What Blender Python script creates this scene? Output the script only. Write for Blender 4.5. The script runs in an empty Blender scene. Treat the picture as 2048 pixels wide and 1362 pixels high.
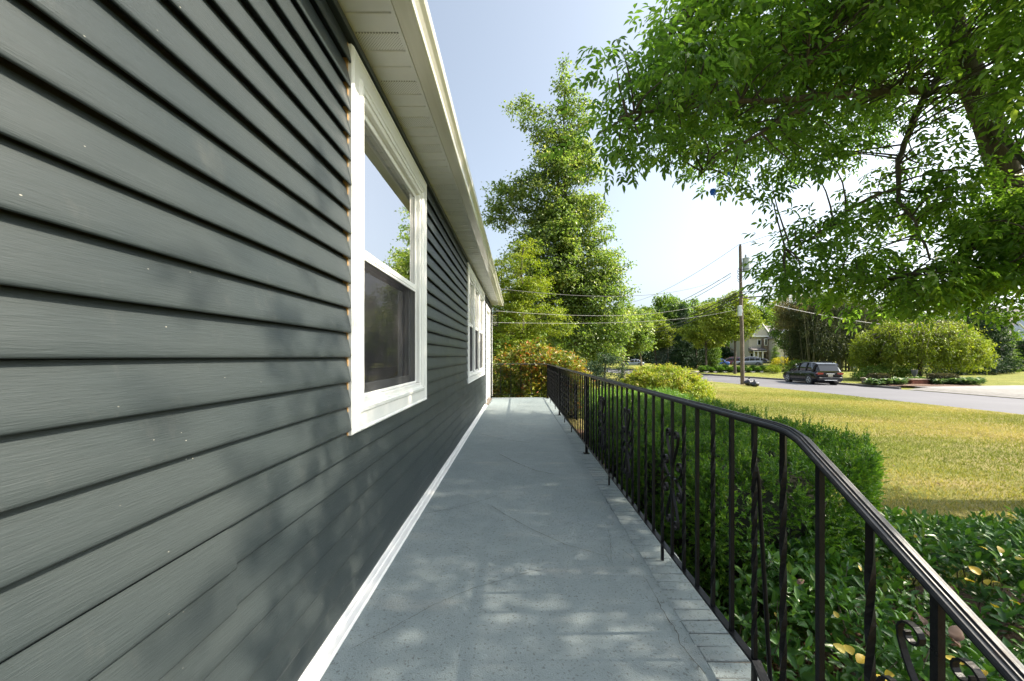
import bpy, math, random
import numpy as np
from math import sin, cos, pi, radians, atan2, sqrt
from mathutils import Vector, Matrix, Euler

rng = np.random.default_rng(7)
R = random.Random(11)
scene = bpy.context.scene
COL = scene.collection

# ------------------------------------------------------------------ camera
F = 760.0                     # focal length in photograph pixels (2048 wide)
CAMZ = 1.05
cd = bpy.data.cameras.new('camera')
cam = bpy.data.objects.new('camera', cd); COL.objects.link(cam)
cam.location = (0, 0, CAMZ); cam.rotation_euler = (radians(90), 0, 0)
cd.sensor_width = 36.0; cd.lens = 36.0 * F / 2048.0
cd.shift_x = -11.0 / 2048.0; cd.shift_y = 31.0 / 2048.0
cd.clip_start = 0.05; cd.clip_end = 2000
scene.camera = cam

# ------------------------------------------------------------------ sky and sun
SUN_EL = radians(42.5); SUN_AZ = radians(1.5)      # azimuth measured from +X towards +Y
w = bpy.data.worlds.new('World'); scene.world = w; w.use_nodes = True
nt = w.node_tree; nt.nodes.clear()
sky = nt.nodes.new('ShaderNodeTexSky'); sky.sky_type = 'NISHITA'; sky.sun_disc = False
sky.sun_elevation = SUN_EL; sky.sun_rotation = radians(90)
sky.air_density = 0.9; sky.dust_density = 5.0; sky.ozone_density = 0.7; sky.altitude = 0
bg = nt.nodes.new('ShaderNodeBackground'); bg.inputs[1].default_value = 0.138
out = nt.nodes.new('ShaderNodeOutputWorld')
hs = nt.nodes.new('ShaderNodeHueSaturation'); hs.inputs['Saturation'].default_value = 0.52; hs.inputs['Value'].default_value = 1.06
nt.links.new(sky.outputs[0], hs.inputs['Color']); mk = nt.nodes.new('ShaderNodeMix'); mk.data_type = 'RGBA'; mk.blend_type = 'MULTIPLY'; mk.inputs[0].default_value = 1.0
mk.inputs[7].default_value = (0.92, 1.0, 1.04, 1); nt.links.new(hs.outputs[0], mk.inputs[6]); nt.links.new(mk.outputs[2], bg.inputs[0]); nt.links.new(bg.outputs[0], out.inputs[0])
sd = bpy.data.lights.new('sun', 'SUN'); sd.energy = 4.7; sd.angle = radians(0.55); sd.color = (1.0, 0.88, 0.71)
sun = bpy.data.objects.new('sun', sd); COL.objects.link(sun)
sdir = Vector((cos(SUN_EL) * cos(SUN_AZ), cos(SUN_EL) * sin(SUN_AZ), sin(SUN_EL)))
sun.rotation_euler = sdir.to_track_quat('Z', 'Y').to_euler(); sun.location = (20, 0, 20)
scene.view_settings.view_transform = 'Standard'; scene.view_settings.look = 'None'
scene.view_settings.exposure = 1.12; scene.view_settings.gamma = 1.0
scene.view_settings.use_curve_mapping = False
cy = scene.cycles
cy.max_bounces = 8; cy.diffuse_bounces = 4; cy.glossy_bounces = 3; cy.transmission_bounces = 4; cy.transparent_max_bounces = 12
cy.sample_clamp_indirect = 6; cy.caustics_reflective = False; cy.caustics_refractive = False
cy.use_denoising = True

# ------------------------------------------------------------------ helpers
def at(px, py, Y):
    """world point that the photograph shows at pixel (px, py), Y metres ahead of the camera"""
    return Vector(((px - 1035.0) * Y / F, Y, CAMZ + (712.0 - py) * Y / F))

def tag(o, label=None, cat=None, group=None, kind=None):
    if label: o['label'] = label
    if cat: o['category'] = cat
    if group: o['group'] = group
    if kind: o['kind'] = kind
    return o

def empty(name, loc=(0, 0, 0), rz=0.0, label=None, cat=None, group=None, kind=None):
    o = bpy.data.objects.new(name, None); COL.objects.link(o)
    o.location = loc; o.rotation_euler = (0, 0, rz); o.empty_display_size = 0.1
    return tag(o, label, cat, group, kind)

def link(name, me, parent=None, loc=None):
    o = bpy.data.objects.new(name, me); COL.objects.link(o)
    if parent is not None: o.parent = parent
    if loc is not None: o.location = loc
    return o

def copy_tree(o, parent=None):
    c = o.copy(); COL.objects.link(c); c.parent = parent
    for ch in list(o.children): copy_tree(ch, c)
    return c

def npmesh(name, verts, faces, mat=None, rnd=None, smooth=False):
    """fast mesh from arrays; faces is (n,3) or (n,4)"""
    verts = np.asarray(verts, dtype=np.float32); faces = np.asarray(faces, dtype=np.int32)
    k = faces.shape[1]; n = len(faces)
    me = bpy.data.meshes.new(name)
    me.vertices.add(len(verts)); me.vertices.foreach_set('co', verts.ravel())
    me.loops.add(n * k); me.loops.foreach_set('vertex_index', faces.ravel())
    me.polygons.add(n); me.polygons.foreach_set('loop_start', np.arange(0, n * k, k, dtype=np.int32))
    if smooth: me.polygons.foreach_set('use_smooth', np.ones(n, dtype=bool))
    me.update(calc_edges=True)
    if rnd is not None:
        a = me.attributes.new('rnd', 'FLOAT', 'FACE'); a.data.foreach_set('value', np.asarray(rnd, dtype=np.float32))
    if mat: me.materials.append(mat)
    return me

class MB:
    def __init__(s): s.v = []; s.f = []; s.m = []; s.sm = []
    def add(s, vs, fs, mi=0, smooth=False):
        b = len(s.v); s.v += [tuple(v) for v in vs]
        for f in fs: s.f.append(tuple(b + i for i in f)); s.m.append(mi); s.sm.append(smooth)
        return s
    def box(s, x0, x1, y0, y1, z0, z1, mi=0, bev=0.0):
        if bev <= 0:
            vs = [(x, y, z) for z in (z0, z1) for y in (y0, y1) for x in (x0, x1)]
            fs = [(0, 2, 3, 1), (4, 5, 7, 6), (0, 1, 5, 4), (2, 6, 7, 3), (0, 4, 6, 2), (1, 3, 7, 5)]
            return s.add(vs, fs, mi)
        b = bev
        vs = []; idx = {}
        for sx, x in ((-1, x0), (1, x1)):
            for sy, y in ((-1, y0), (1, y1)):
                for sz, z in ((-1, z0), (1, z1)):
                    for ax in range(3):
                        p = [x - sx * b, y - sy * b, z - sz * b]
                        p[ax] = (x, y, z)[ax]
                        idx[(sx, sy, sz, ax)] = len(vs); vs.append(p)
        fs = []
        for ax in range(3):
            for sg in (-1, 1):
                o1, o2 = [(1, 2), (2, 0), (0, 1)][ax]
                q = []
                for a, c in ((-1, -1), (1, -1), (1, 1), (-1, 1)):
                    k = [0, 0, 0]; k[ax] = sg; k[o1] = a; k[o2] = c
                    q.append(idx[(k[0], k[1], k[2], ax)])
                if sg < 0: q = q[::-1]
                fs.append(tuple(q))
        for a1 in range(3):
            for a2 in range(a1 + 1, 3):
                a3 = 3 - a1 - a2
                for s1 in (-1, 1):
                    for s2 in (-1, 1):
                        def K(t, ax):
                            k = [0, 0, 0]; k[a1] = s1; k[a2] = s2; k[a3] = t
                            return idx[(k[0], k[1], k[2], ax)]
                        fs.append((K(-1, a1), K(1, a1), K(1, a2), K(-1, a2)))
        for sx in (-1, 1):
            for sy in (-1, 1):
                for sz in (-1, 1):
                    fs.append(tuple(idx[(sx, sy, sz, ax)] for ax in range(3)))
        return s.add(vs, fs, mi)
    def prism(s, poly, axis, a0, a1, mi=0, smooth=False):
        """poly: 2-D points; axis 'x','y','z' is the extrusion axis. remaining axes in order (y,z),(x,z),(x,y)"""
        def P(p, a):
            return {'x': (a, p[0], p[1]), 'y': (p[0], a, p[1]), 'z': (p[0], p[1], a)}[axis]
        n = len(poly)
        vs = [P(p, a0) for p in poly] + [P(p, a1) for p in poly]
        s.add(vs, [(i, (i + 1) % n, n + (i + 1) % n, n + i) for i in range(n)], mi, smooth)
        s.add(vs, [tuple(range(n))[::-1], tuple(range(n, 2 * n))], mi)
        return s
    def tube(s, pts, rad, n=8, mi=0, smooth=True, cap=True):
        pts = [Vector(p) for p in pts]
        if not hasattr(rad, '__len__'): rad = [rad] * len(pts)
        vs = []; fs = []
        up = Vector((0, 0, 1))
        for i, p in enumerate(pts):
            t = (pts[min(i + 1, len(pts) - 1)] - pts[max(i - 1, 0)])
            if t.length < 1e-9: t = Vector((0, 0, 1))
            t.normalize()
            a = t.cross(up)
            if a.length < 0.05: a = t.cross(Vector((0, 1, 0)))
            a.normalize()
            if i and a.dot(pa) < 0: a = -a
            pa = a
            b = t.cross(a)
            for k in range(n):
                th = 2 * pi * k / n
                vs.append(p + (a * cos(th) + b * sin(th)) * rad[i])
        for i in range(len(pts) - 1):
            for k in range(n):
                fs.append((i * n + k, i * n + (k + 1) % n, (i + 1) * n + (k + 1) % n, (i + 1) * n + k))
        s.add(vs, fs, mi, smooth)
        if cap: s.add(vs, [tuple(range(n))[::-1], tuple(range((len(pts) - 1) * n, len(pts) * n))], mi)
        return s
    def cyl(s, c, r, z0, z1, n=16, mi=0, r2=None, smooth=True):
        return s.tube([(c[0], c[1], z0), (c[0], c[1], z1)], [r, r if r2 is None else r2], n, mi, smooth)
    def xf(s, M, b=0):
        for i in range(b, len(s.v)): s.v[i] = tuple(M @ Vector(s.v[i]))
        return s
    def mesh(s, name, mats):
        me = bpy.data.meshes.new(name); me.from_pydata(s.v, [], s.f)
        if not isinstance(mats, (list, tuple)): mats = [mats]
        for m in mats: me.materials.append(m)
        me.polygons.foreach_set('material_index', s.m); me.polygons.foreach_set('use_smooth', s.sm)
        me.update(); 
        import bmesh
        bm = bmesh.new(); bm.from_mesh(me); bmesh.ops.recalc_face_normals(bm, faces=bm.faces); bm.to_mesh(me); bm.free()
        return me
    def build(s, name, mats, parent=None, loc=None):
        return link(name, s.mesh(name, mats), parent, loc)

# ------------------------------------------------------------------ materials
def newmat(name):
    m = bpy.data.materials.new(name); m.use_nodes = True
    n = m.node_tree; p = n.nodes['Principled BSDF']
    return m, n, p
def N(n, t, **kw):
    x = n.nodes.new(t)
    for k, v in kw.items():
        if k in ('op',): x.operation = v
        else: setattr(x, k, v)
    return x
def noise(n, vec, scale, detail=4, rough=0.55, stretch=None):
    if stretch is not None:
        mp = N(n, 'ShaderNodeMapping'); mp.inputs['Scale'].default_value = stretch; n.links.new(vec, mp.inputs['Vector']); vec = mp.outputs[0]
    t = N(n, 'ShaderNodeTexNoise'); t.inputs['Scale'].default_value = scale; t.inputs['Detail'].default_value = detail; t.inputs['Roughness'].default_value = rough
    n.links.new(vec, t.inputs['Vector']); return t.outputs[0]
def ramp(n, fac, stops):
    r = N(n, 'ShaderNodeValToRGB'); e = r.color_ramp.elements
    while len(e) < len(stops): e.new(0.5)
    for i, (p, c) in enumerate(stops):
        e[i].position = p; e[i].color = (c[0], c[1], c[2], 1) if hasattr(c, '__len__') else (c, c, c, 1)
    n.links.new(fac, r.inputs[0]); return r.outputs[0]
def mixc(n, fac, a, b, mode='MIX'):
    x = N(n, 'ShaderNodeMix'); x.data_type = 'RGBA'; x.blend_type = mode
    for sock, v in ((x.inputs[0], fac), (x.inputs[6], a), (x.inputs[7], b)):
        if hasattr(v, 'links') or hasattr(v, 'is_linked'): n.links.new(v, sock)
        elif hasattr(v, '__len__'): sock.default_value = (v[0], v[1], v[2], 1)
        else: sock.default_value = v
    return x.outputs[2]
def bump(n, p, h, strength, dist=0.01, normal=None):
    b = N(n, 'ShaderNodeBump'); b.inputs['Strength'].default_value = strength; b.inputs['Distance'].default_value = dist
    n.links.new(h, b.inputs['Height'])
    if normal is not None: n.links.new(normal, b.inputs['Normal'])
    n.links.new(b.outputs[0], p.inputs['Normal']); return b.outputs[0]
def pos(n):
    g = N(n, 'ShaderNodeNewGeometry'); return g.outputs['Position']
def objc(n):
    g = N(n, 'ShaderNodeTexCoord'); return g.outputs['Object']

def simple(name, col, rough=0.5, metal=0.0, var=0.12, scale=6.0, bumps=0.0, bscale=60.0, spec=None, coat=0):
    m, n, p = newmat(name)
    P = pos(n)
    f = noise(n, P, scale)
    lo = tuple(c * (1 - var) for c in col); hi = tuple(min(1, c * (1 + var)) for c in col)
    n.links.new(ramp(n, f, [(0.3, lo), (0.7, hi)]), p.inputs['Base Color'])
    p.inputs['Roughness'].default_value = rough; p.inputs['Metallic'].default_value = metal
    if spec is not None: p.inputs['Specular IOR Level'].default_value = spec
    if coat: p.inputs['Coat Weight'].default_value = coat; p.inputs['Coat Roughness'].default_value = 0.05
    if bumps: bump(n, p, noise(n, P, bscale), bumps, 0.01)
    return m

def leafmat(name, stops, trans=0.35, rough=0.45, spec=0.4, tcol=1.6):
    m, n, p = newmat(name)
    a = N(n, 'ShaderNodeAttribute'); a.attribute_name = 'rnd'
    c = ramp(n, a.outputs['Fac'], stops)
    n.links.new(c, p.inputs['Base Color']); p.inputs['Roughness'].default_value = rough
    p.inputs['Specular IOR Level'].default_value = spec
    t = N(n, 'ShaderNodeBsdfTranslucent')
    tc = mixc(n, 1.0, c, (tcol, tcol * 1.05, tcol * 0.45), 'MULTIPLY'); n.links.new(tc, t.inputs[0])
    mx = N(n, 'ShaderNodeMixShader'); mx.inputs[0].default_value = trans
    n.links.new(p.outputs[0], mx.inputs[1]); n.links.new(t.outputs[0], mx.inputs[2])
    n.links.new(mx.outputs[0], n.nodes['Material Output'].inputs[0])
    return m

# ---- vinyl siding: grain embossed along the board, chalky film, paint specks
def mat_siding():
    m, n, p = newmat('grey_vinyl_siding'); P = pos(n)
    big = noise(n, P, 1.6, 3); fine = noise(n, P, 1.0, 5, 0.6, stretch=(30, 22.0, 330))
    c = ramp(n, big, [(0.3, (0.027, 0.036, 0.039)), (0.7, (0.038, 0.047, 0.048))])
    c = mixc(n, 0.35, c, mixc(n, 1.0, c, ramp(n, fine, [(0.35, 0.82), (0.65, 1.2)]), 'MULTIPLY'))
    v = N(n, 'ShaderNodeTexVoronoi'); v.inputs['Scale'].default_value = 24; v.inputs['Randomness'].default_value = 1.0
    mp = N(n, 'ShaderNodeMapping'); mp.inputs['Scale'].default_value = (1, 0.8, 1.4); n.links.new(P, mp.inputs[0]); n.links.new(mp.outputs[0], v.inputs['Vector'])
    sp = ramp(n, v.outputs['Distance'], [(0.022, 0.8), (0.042, 0.0)])
    msk = ramp(n, noise(n, P, 2.3, 2), [(0.42, 0.0), (0.60, 0.9)])
    sm = mixc(n, 1.0, sp, msk, 'MULTIPLY')
    c = mixc(n, sm, c, (0.42, 0.41, 0.36))
    scuff = noise(n, P, 1.0, 6, 0.7, stretch=(1, 9, 5.0))
    c = mixc(n, ramp(n, scuff, [(0.60, 0.0), (0.75, 0.22)]), c, (0.11, 0.11, 0.10))
    p.inputs['Specular IOR Level'].default_value = 0.35
    n.links.new(c, p.inputs['Base Color'])
    n.links.new(ramp(n, big, [(0.3, 0.36), (0.7, 0.50)]), p.inputs['Roughness'])
    bump(n, p, fine, 0.6, 0.0016)
    return m
M = {}
M['siding'] = mat_siding()
def mat_white(name, col, rough=0.4, dirt=0.2):
    m, n, p = newmat(name); P = pos(n)
    f = noise(n, P, 5, 6, 0.65); g = noise(n, P, 1.0, 5, 0.6, stretch=(8, 8, 1.5))
    c = ramp(n, f, [(0.35, tuple(x * (1 - dirt) for x in col)), (0.62, col)])
    c = mixc(n, ramp(n, g, [(0.55, 0.0), (0.8, 0.35 * dirt / 0.2)]), c, tuple(x * 0.72 for x in col))
    n.links.new(c, p.inputs['Base Color']); p.inputs['Roughness'].default_value = rough
    return m
M['white'] = mat_white('white_vinyl_trim', (0.80, 0.80, 0.78), 0.35, 0.06)
M['white_strip'] = mat_white('white_pvc_strip', (0.86, 0.85, 0.84), 0.5, 0.05)
M['soffit'] = mat_white('soffit_white', (0.68, 0.69, 0.68), 0.45, 0.08)
def mat_gutter():
    m, n, p = newmat('gutter_enamel'); P = pos(n)
    c = ramp(n, noise(n, P, 1.0, 4, 0.6, stretch=(10, 0.8, 10)), [(0.35, (0.56, 0.55, 0.47)), (0.65, (0.72, 0.71, 0.64))])
    n.links.new(c, p.inputs['Base Color']); p.inputs['Roughness'].default_value = 0.22; p.inputs['Coat Weight'].default_value = 0.3
    bump(n, p, noise(n, P, 1.0, 3, 0.5, stretch=(6, 2.2, 6)), 0.25, 0.01)
    return m
M['gutter'] = mat_gutter()
def mat_vent():
    m, n, p = newmat('perforated_soffit'); P = pos(n)
    # a grid of punched holes, 9 mm apart, staggered
    sp = N(n, 'ShaderNodeSeparateXYZ'); n.links.new(P, sp.inputs[0])
    def wv(o, k, ph=0.0):
        a = N(n, 'ShaderNodeMath', op='MULTIPLY_ADD'); n.links.new(o, a.inputs[0]); a.inputs[1].default_value = k; a.inputs[2].default_value = ph
        b = N(n, 'ShaderNodeMath', op='SINE'); n.links.new(a.outputs[0], b.inputs[0]); return b.outputs[0]
    k = 2 * pi / 0.0125
    a = N(n, 'ShaderNodeMath', op='MULTIPLY'); n.links.new(wv(sp.outputs[0], k), a.inputs[0]); n.links.new(wv(sp.outputs[1], k), a.inputs[1])
    h = ramp(n, a.outputs[0], [(0.62, 0.0), (0.72, 1.0)])
    c = mixc(n, h, (0.68, 0.69, 0.68), (0.05, 0.05, 0.045))
    n.links.new(c, p.inputs['Base Color']); p.inputs['Roughness'].default_value = 0.5
    return m
M['vent'] = mat_vent()
M['jchan'] = simple('tan_sheathing_edge', (0.42, 0.25, 0.10), 0.7, var=0.3, scale=20)
M['shingle'] = simple('roof_shingle', (0.10, 0.095, 0.09), 0.9, var=0.4, scale=14, bumps=0.6)

def mat_deck(name, dark=1.0):
    m, n, p = newmat(name); P = pos(n)
    big = noise(n, P, 1.3, 5, 0.6); mid = noise(n, P, 9, 4); fine = noise(n, P, 210, 3, 0.7); pit = noise(n, P, 95, 2, 0.5)
    c = ramp(n, big, [(0.28, (0.188, 0.232, 0.247)), (0.72, (0.250, 0.290, 0.298))])
    c = mixc(n, 0.35, c, mixc(n, 1.0, c, ramp(n, mid, [(0.3, 0.82), (0.7, 1.15)]), 'MULTIPLY'))
    c = mixc(n, ramp(n, pit, [(0.33, 0.55), (0.41, 0.0)]), c, (0.06, 0.062, 0.058))
    v = N(n, 'ShaderNodeTexVoronoi'); v.inputs['Scale'].default_value = 34; n.links.new(P, v.inputs['Vector'])
    c = mixc(n, ramp(n, v.outputs['Distance'], [(0.05, 0.5), (0.10, 0.0)]), c, (0.05, 0.048, 0.042))
    worn = noise(n, P, 1.0, 6, 0.62, stretch=(1.1, 4.2, 1))
    c = mixc(n, ramp(n, worn, [(0.58, 0.0), (0.74, 0.5)]), c, (0.36, 0.355, 0.33))
    n.links.new(c, p.inputs['Base Color']); p.inputs['Roughness'].default_value = 0.62
    b1 = bump(n, p, fine, 0.8, 0.006)
    bump(n, p, mid, 0.35, 0.012, b1)
    return m
M['deck'] = mat_deck('painted_concrete')
M['brickp'] = mat_deck('painted_brick')
M['crack'] = simple('crack_dark', (0.06, 0.06, 0.052), 0.9, var=0.3, scale=60)
M['mortar'] = simple('old_mortar', (0.13, 0.125, 0.11), 0.95, var=0.4, scale=70, bumps=0.6)
def mat_iron():
    m, n, p = newmat('black_painted_iron'); P = pos(n)
    f = noise(n, P, 26, 5, 0.65); g = noise(n, P, 7, 4, 0.6)
    c = ramp(n, f, [(0.35, (0.005, 0.005, 0.0065)), (0.62, (0.010, 0.010, 0.0115))])
    c = mixc(n, ramp(n, g, [(0.64, 0.0), (0.74, 0.6)]), c, (0.04, 0.022, 0.017))
    n.links.new(c, p.inputs['Base Color']); n.links.new(ramp(n, f, [(0.3, 0.26), (0.7, 0.48)]), p.inputs['Roughness'])
    p.inputs['Specular IOR Level'].default_value = 0.16
    bump(n, p, noise(n, P, 120, 3), 0.3, 0.002)
    return m
M['iron'] = mat_iron()
def mat_rail():
    m, n, p = newmat('worn_rail_cap'); P = pos(n)
    f = noise(n, P, 1.0, 5, 0.6, stretch=(60, 5, 60)); g = noise(n, P, 30, 4, 0.7)
    c = ramp(n, f, [(0.35, (0.022, 0.026, 0.034)), (0.60, (0.040, 0.044, 0.052)), (0.78, (0.075, 0.07, 0.068))])
    c = mixc(n, ramp(n, g, [(0.58, 0.0), (0.70, 0.6)]), c, (0.10, 0.07, 0.058))
    n.links.new(c, p.inputs['Base Color']); n.links.new(ramp(n, g, [(0.3, 0.38), (0.7, 0.55)]), p.inputs['Roughness'])
    p.inputs['Metallic'].default_value = 0.0; p.inputs['Specular IOR Level'].default_value = 0.35
    bump(n, p, g, 0.25, 0.003)
    return m
M['rail'] = mat_rail()

def mat_glass(name, tint=0.75, ior=2.1, base=0.0):
    m, n, p = newmat(name); n.nodes.remove(p)
    fr = N(n, 'ShaderNodeFresnel'); fr.inputs[0].default_value = ior
    tr = N(n, 'ShaderNodeBsdfTransparent'); tr.inputs[0].default_value = (tint, tint, tint * 0.98, 1)
    gl = N(n, 'ShaderNodeBsdfGlossy'); gl.inputs['Roughness'].default_value = 0.01; gl.inputs[0].default_value = (1, 0.985, 0.985, 1)
    nz = noise(n, pos(n), 1.6, 2); b = N(n, 'ShaderNodeBump'); b.inputs['Strength'].default_value = 0.12; b.inputs['Distance'].default_value = 0.004
    n.links.new(nz, b.inputs['Height']); n.links.new(b.outputs[0], gl.inputs['Normal'])
    ma = N(n, 'ShaderNodeMath', op='MULTIPLY_ADD'); n.links.new(fr.outputs[0], ma.inputs[0]); ma.inputs[1].default_value = 1 - base; ma.inputs[2].default_value = base
    mx = N(n, 'ShaderNodeMixShader'); n.links.new(ma.outputs[0], mx.inputs[0]); n.links.new(tr.outputs[0], mx.inputs[1]); n.links.new(gl.outputs[0], mx.inputs[2])
    n.links.new(mx.outputs[0], n.nodes['Material Output'].inputs[0]); return m
M['glass'] = mat_glass('window_glass', 0.9, 1.5, 0.66); M['glass_low'] = mat_glass('lower_window_glass', 0.8, 1.5, 0.30)
def mat_screen():
    m, n, p = newmat('insect_screen'); n.nodes.remove(p)
    tr = N(n, 'ShaderNodeBsdfTransparent'); df = N(n, 'ShaderNodeBsdfDiffuse'); df.inputs[0].default_value = (0.045, 0.045, 0.048, 1)
    mx = N(n, 'ShaderNodeMixShader'); mx.inputs[0].default_value = 0.38
    n.links.new(tr.outputs[0], mx.inputs[1]); n.links.new(df.outputs[0], mx.inputs[2])
    n.links.new(mx.outputs[0], n.nodes['Material Output'].inputs[0]); return m
M['screen'] = mat_screen()
M['dark_room'] = simple('room_interior', (0.06, 0.058, 0.055), 0.9)
M['sash_grey'] = simple('sash_grey', (0.30, 0.31, 0.31), 0.4)
M['blind'] = simple('roller_blind', (0.72, 0.70, 0.74), 0.8, var=0.04)

def mat_lawn(name, straw=0.5):
    m, n, p = newmat(name); P = pos(n)
    big = noise(n, P, 0.16, 5, 0.6); mid = noise(n, P, 1.0, 5, 0.65, stretch=(0.55, 1.3, 1)); fine = noise(n, P, 22, 6, 0.8)
    vf = noise(n, P, 90, 3, 0.8)
    g = ramp(n, mid, [(0.25, (0.11, 0.14, 0.020)), (0.55, (0.19, 0.20, 0.040)), (0.8, (0.27, 0.25, 0.070))])
    s = ramp(n, fine, [(0.3, (0.29, 0.22, 0.10)), (0.7, (0.41, 0.32, 0.16))])
    stripe = noise(n, P, 1.0, 4, 0.6, stretch=(0.16, 0.9, 1))
    mm = N(n, 'ShaderNodeMath', op='ADD'); n.links.new(big, mm.inputs[0]); n.links.new(stripe, mm.inputs[1])
    hf = N(n, 'ShaderNodeMath', op='MULTIPLY'); n.links.new(mm.outputs[0], hf.inputs[0]); hf.inputs[1].default_value = 0.5
    f = ramp(n, hf.outputs[0], [(0.53 - 0.12 * straw, 0.0), (0.66 - 0.10 * straw, 1.0 * min(1, straw * 1.6))])
    c = mixc(n, f, g, s)
    c = mixc(n, 0.7, c, mixc(n, 1.0, c, ramp(n, vf, [(0.25, 0.45), (0.75, 1.55)]), 'MULTIPLY'))
    n.links.new(c, p.inputs['Base Color']); p.inputs['Roughness'].default_value = 0.9; p.inputs['Specular IOR Level'].default_value = 0.15
    b1 = bump(n, p, vf, 0.7, 0.03); bump(n, p, fine, 0.7, 0.05, b1)
    return m
M['lawn'] = mat_lawn('lawn_grass', 0.50)
M['lawn2'] = mat_lawn('far_lawn_grass', 0.08)
M['ground'] = simple('far_ground', (0.07, 0.09, 0.03), 0.95, var=0.4, scale=0.3)
M['mulch'] = simple('bark_mulch', (0.12, 0.065, 0.038), 0.95, var=0.7, scale=30, bumps=1.0, bscale=45)
def mat_road():
    m, n, p = newmat('asphalt'); P = pos(n)
    c = ramp(n, noise(n, P, 0.35, 5, 0.6), [(0.3, (0.10, 0.10, 0.115)), (0.7, (0.13, 0.13, 0.145))])
    c = mixc(n, 0.5, c, mixc(n, 1.0, c, ramp(n, noise(n, P, 60, 3, 0.7), [(0.3, 0.75), (0.7, 1.25)]), 'MULTIPLY'))
    n.links.new(c, p.inputs['Base Color']); p.inputs['Roughness'].default_value = 0.85
    return m
M['road'] = mat_road()
M['kerb'] = simple('kerb_concrete', (0.17, 0.155, 0.14), 0.9, var=0.35, scale=3)
M['apron'] = simple('pale_concrete_apron', (0.19, 0.182, 0.17), 0.9, var=0.22, scale=4, bumps=0.3)
M['drive'] = simple('worn_driveway', (0.24, 0.22, 0.21), 0.9, var=0.2, scale=3)

def bark(name, c1, c2, sc=1.0):
    m, n, p = newmat(name); P = pos(n)
    f = noise(n, P, 14 * sc, 6, 0.7, stretch=(1.6, 1.6, 0.28))
    n.links.new(ramp(n, f, [(0.35, c1), (0.65, c2)]), p.inputs['Base Color']); p.inputs['Roughness'].default_value = 0.92
    bump(n, p, f, 0.8, 0.02); return m
M['bark'] = bark('rough_bark', (0.055, 0.045, 0.036), (0.13, 0.105, 0.082))
M['bark_pale'] = bark('pale_bark', (0.16, 0.13, 0.10), (0.30, 0.25, 0.19))
M['pole'] = bark('weathered_pole_wood', (0.10, 0.078, 0.062), (0.20, 0.16, 0.13), 0.5)
# =================================================================== THE HOUSE
XW = -0.70                     # wall plane
house = empty('house', (XW, 0, 0), 0, 'dark grey vinyl sided house with white window trim beside the painted porch', 'house')
HX = -XW
def hp(o):  # parent keeping world coordinates
    o.location = (HX, 0, 0) if o.location.length < 1e-9 else (o.location[0] + HX, o.location[1], o.location[2]); return o
Y0, Y1 = -1.6, 10.2
W1 = (1.551, 2.815, CAMZ - 0.325, CAMZ + 1.275)         # window 1: y0 y1 z0 z1 (outer casing)
W2 = (5.20, 7.80, CAMZ - 0.385, CAMZ + 1.285)
DR = (8.12, 9.28, 0.02, CAMZ + 1.13)
ZT = CAMZ + 1.355              # soffit level
# --- solid wall behind the siding, with holes for the windows
wall = MB()
ops = sorted([(W1[0] + .08, W1[1] - .08, W1[2] + .08, W1[3] - .08), (W2[0] + .08, W2[1] - .08, W2[2] + .08, W2[3] - .08), (DR[0] + .05, DR[1] - .05, DR[2], DR[3] - .05)])
yy = Y0
for (a, b, c, d) in ops:
    wall.box(XW - .16, XW - .012, yy, a, -0.9, ZT + .1); wall.box(XW - .16, XW - .012, a, b, -0.9, c); wall.box(XW - .16, XW - .012, a, b, d, ZT + .1); yy = b
wall.box(XW - .16, XW - .012, yy, Y1 - .01, -0.9, ZT + .1)
wall.box(XW - 8, XW - .16, Y1 - .18, Y1 - .012, -0.9, ZT + .1); wall.box(XW - 8, XW - .16, Y0, Y0 + .16, -0.9, ZT + .1); wall.box(XW - 8.16, XW - 8, Y0, Y1 - .012, -0.9, ZT + .1)
hp(wall.build('wall', M['dark_room'], house))
# --- siding boards, one mesh each (a bowed clapboard with a rolled butt)
def board_mesh(y0, y1, seed, zt=0.1, lip=0.022):
    ny = max(2, int((y1 - y0) / 0.22) + 1)
    ys = np.linspace(y0, y1, ny)
    r = np.random.default_rng(seed)
    ph = r.uniform(0, 6.28, 4)
    prof = [(-0.012, 0.020), (lip - 0.008, 0.018), (lip - 0.006, 0.0), (lip - 0.003, -0.0015), (lip - 0.0005, 0.0015), (lip, 0.007), (lip * 0.86, 0.026), (lip * 0.52, 0.060), (0.0025, zt - 0.002), (-0.012, zt - 0.001)]
    vs = []; k = len(prof)
    for y in ys:
        wob = 0.0011 * sin(y * 2.1 + ph[0]) + 0.0009 * sin(y * 4.7 + ph[1]); wz = 0.0009 * sin(y * 1.7 + ph[2]) + 0.0006 * sin(y * 5.3 + ph[3])
        e = 1.0
        for (x, z) in prof: vs.append((x + (wob if x > 0 else 0), y, z + (wz if z < 0.03 else 0)))
    fs = []
    for i in range(ny - 1):
        for j in range(k): fs.append((i * k + j, (i + 1) * k + j, (i + 1) * k + (j + 1) % k, i * k + (j + 1) % k))
    m = MB(); m.add(vs, fs, 0, False)
    for i in range(ny - 1):
        for j in (2, 3, 4, 5): m.sm[i * k + j] = True
    m.add(vs, [tuple(range(k))[::-1], tuple(range((ny - 1) * k, ny * k))], 0)
    return m.mesh('siding_board', M['siding'])
nseed = 0
def holes_at(z0, z1):
    h = []
    for (a, b, c, d) in (W1, W2, DR):
        if z0 > c - 0.012 and z1 < d + 0.012: h.append((a + .006, b - .006))
    return h
k0 = -10
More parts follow.
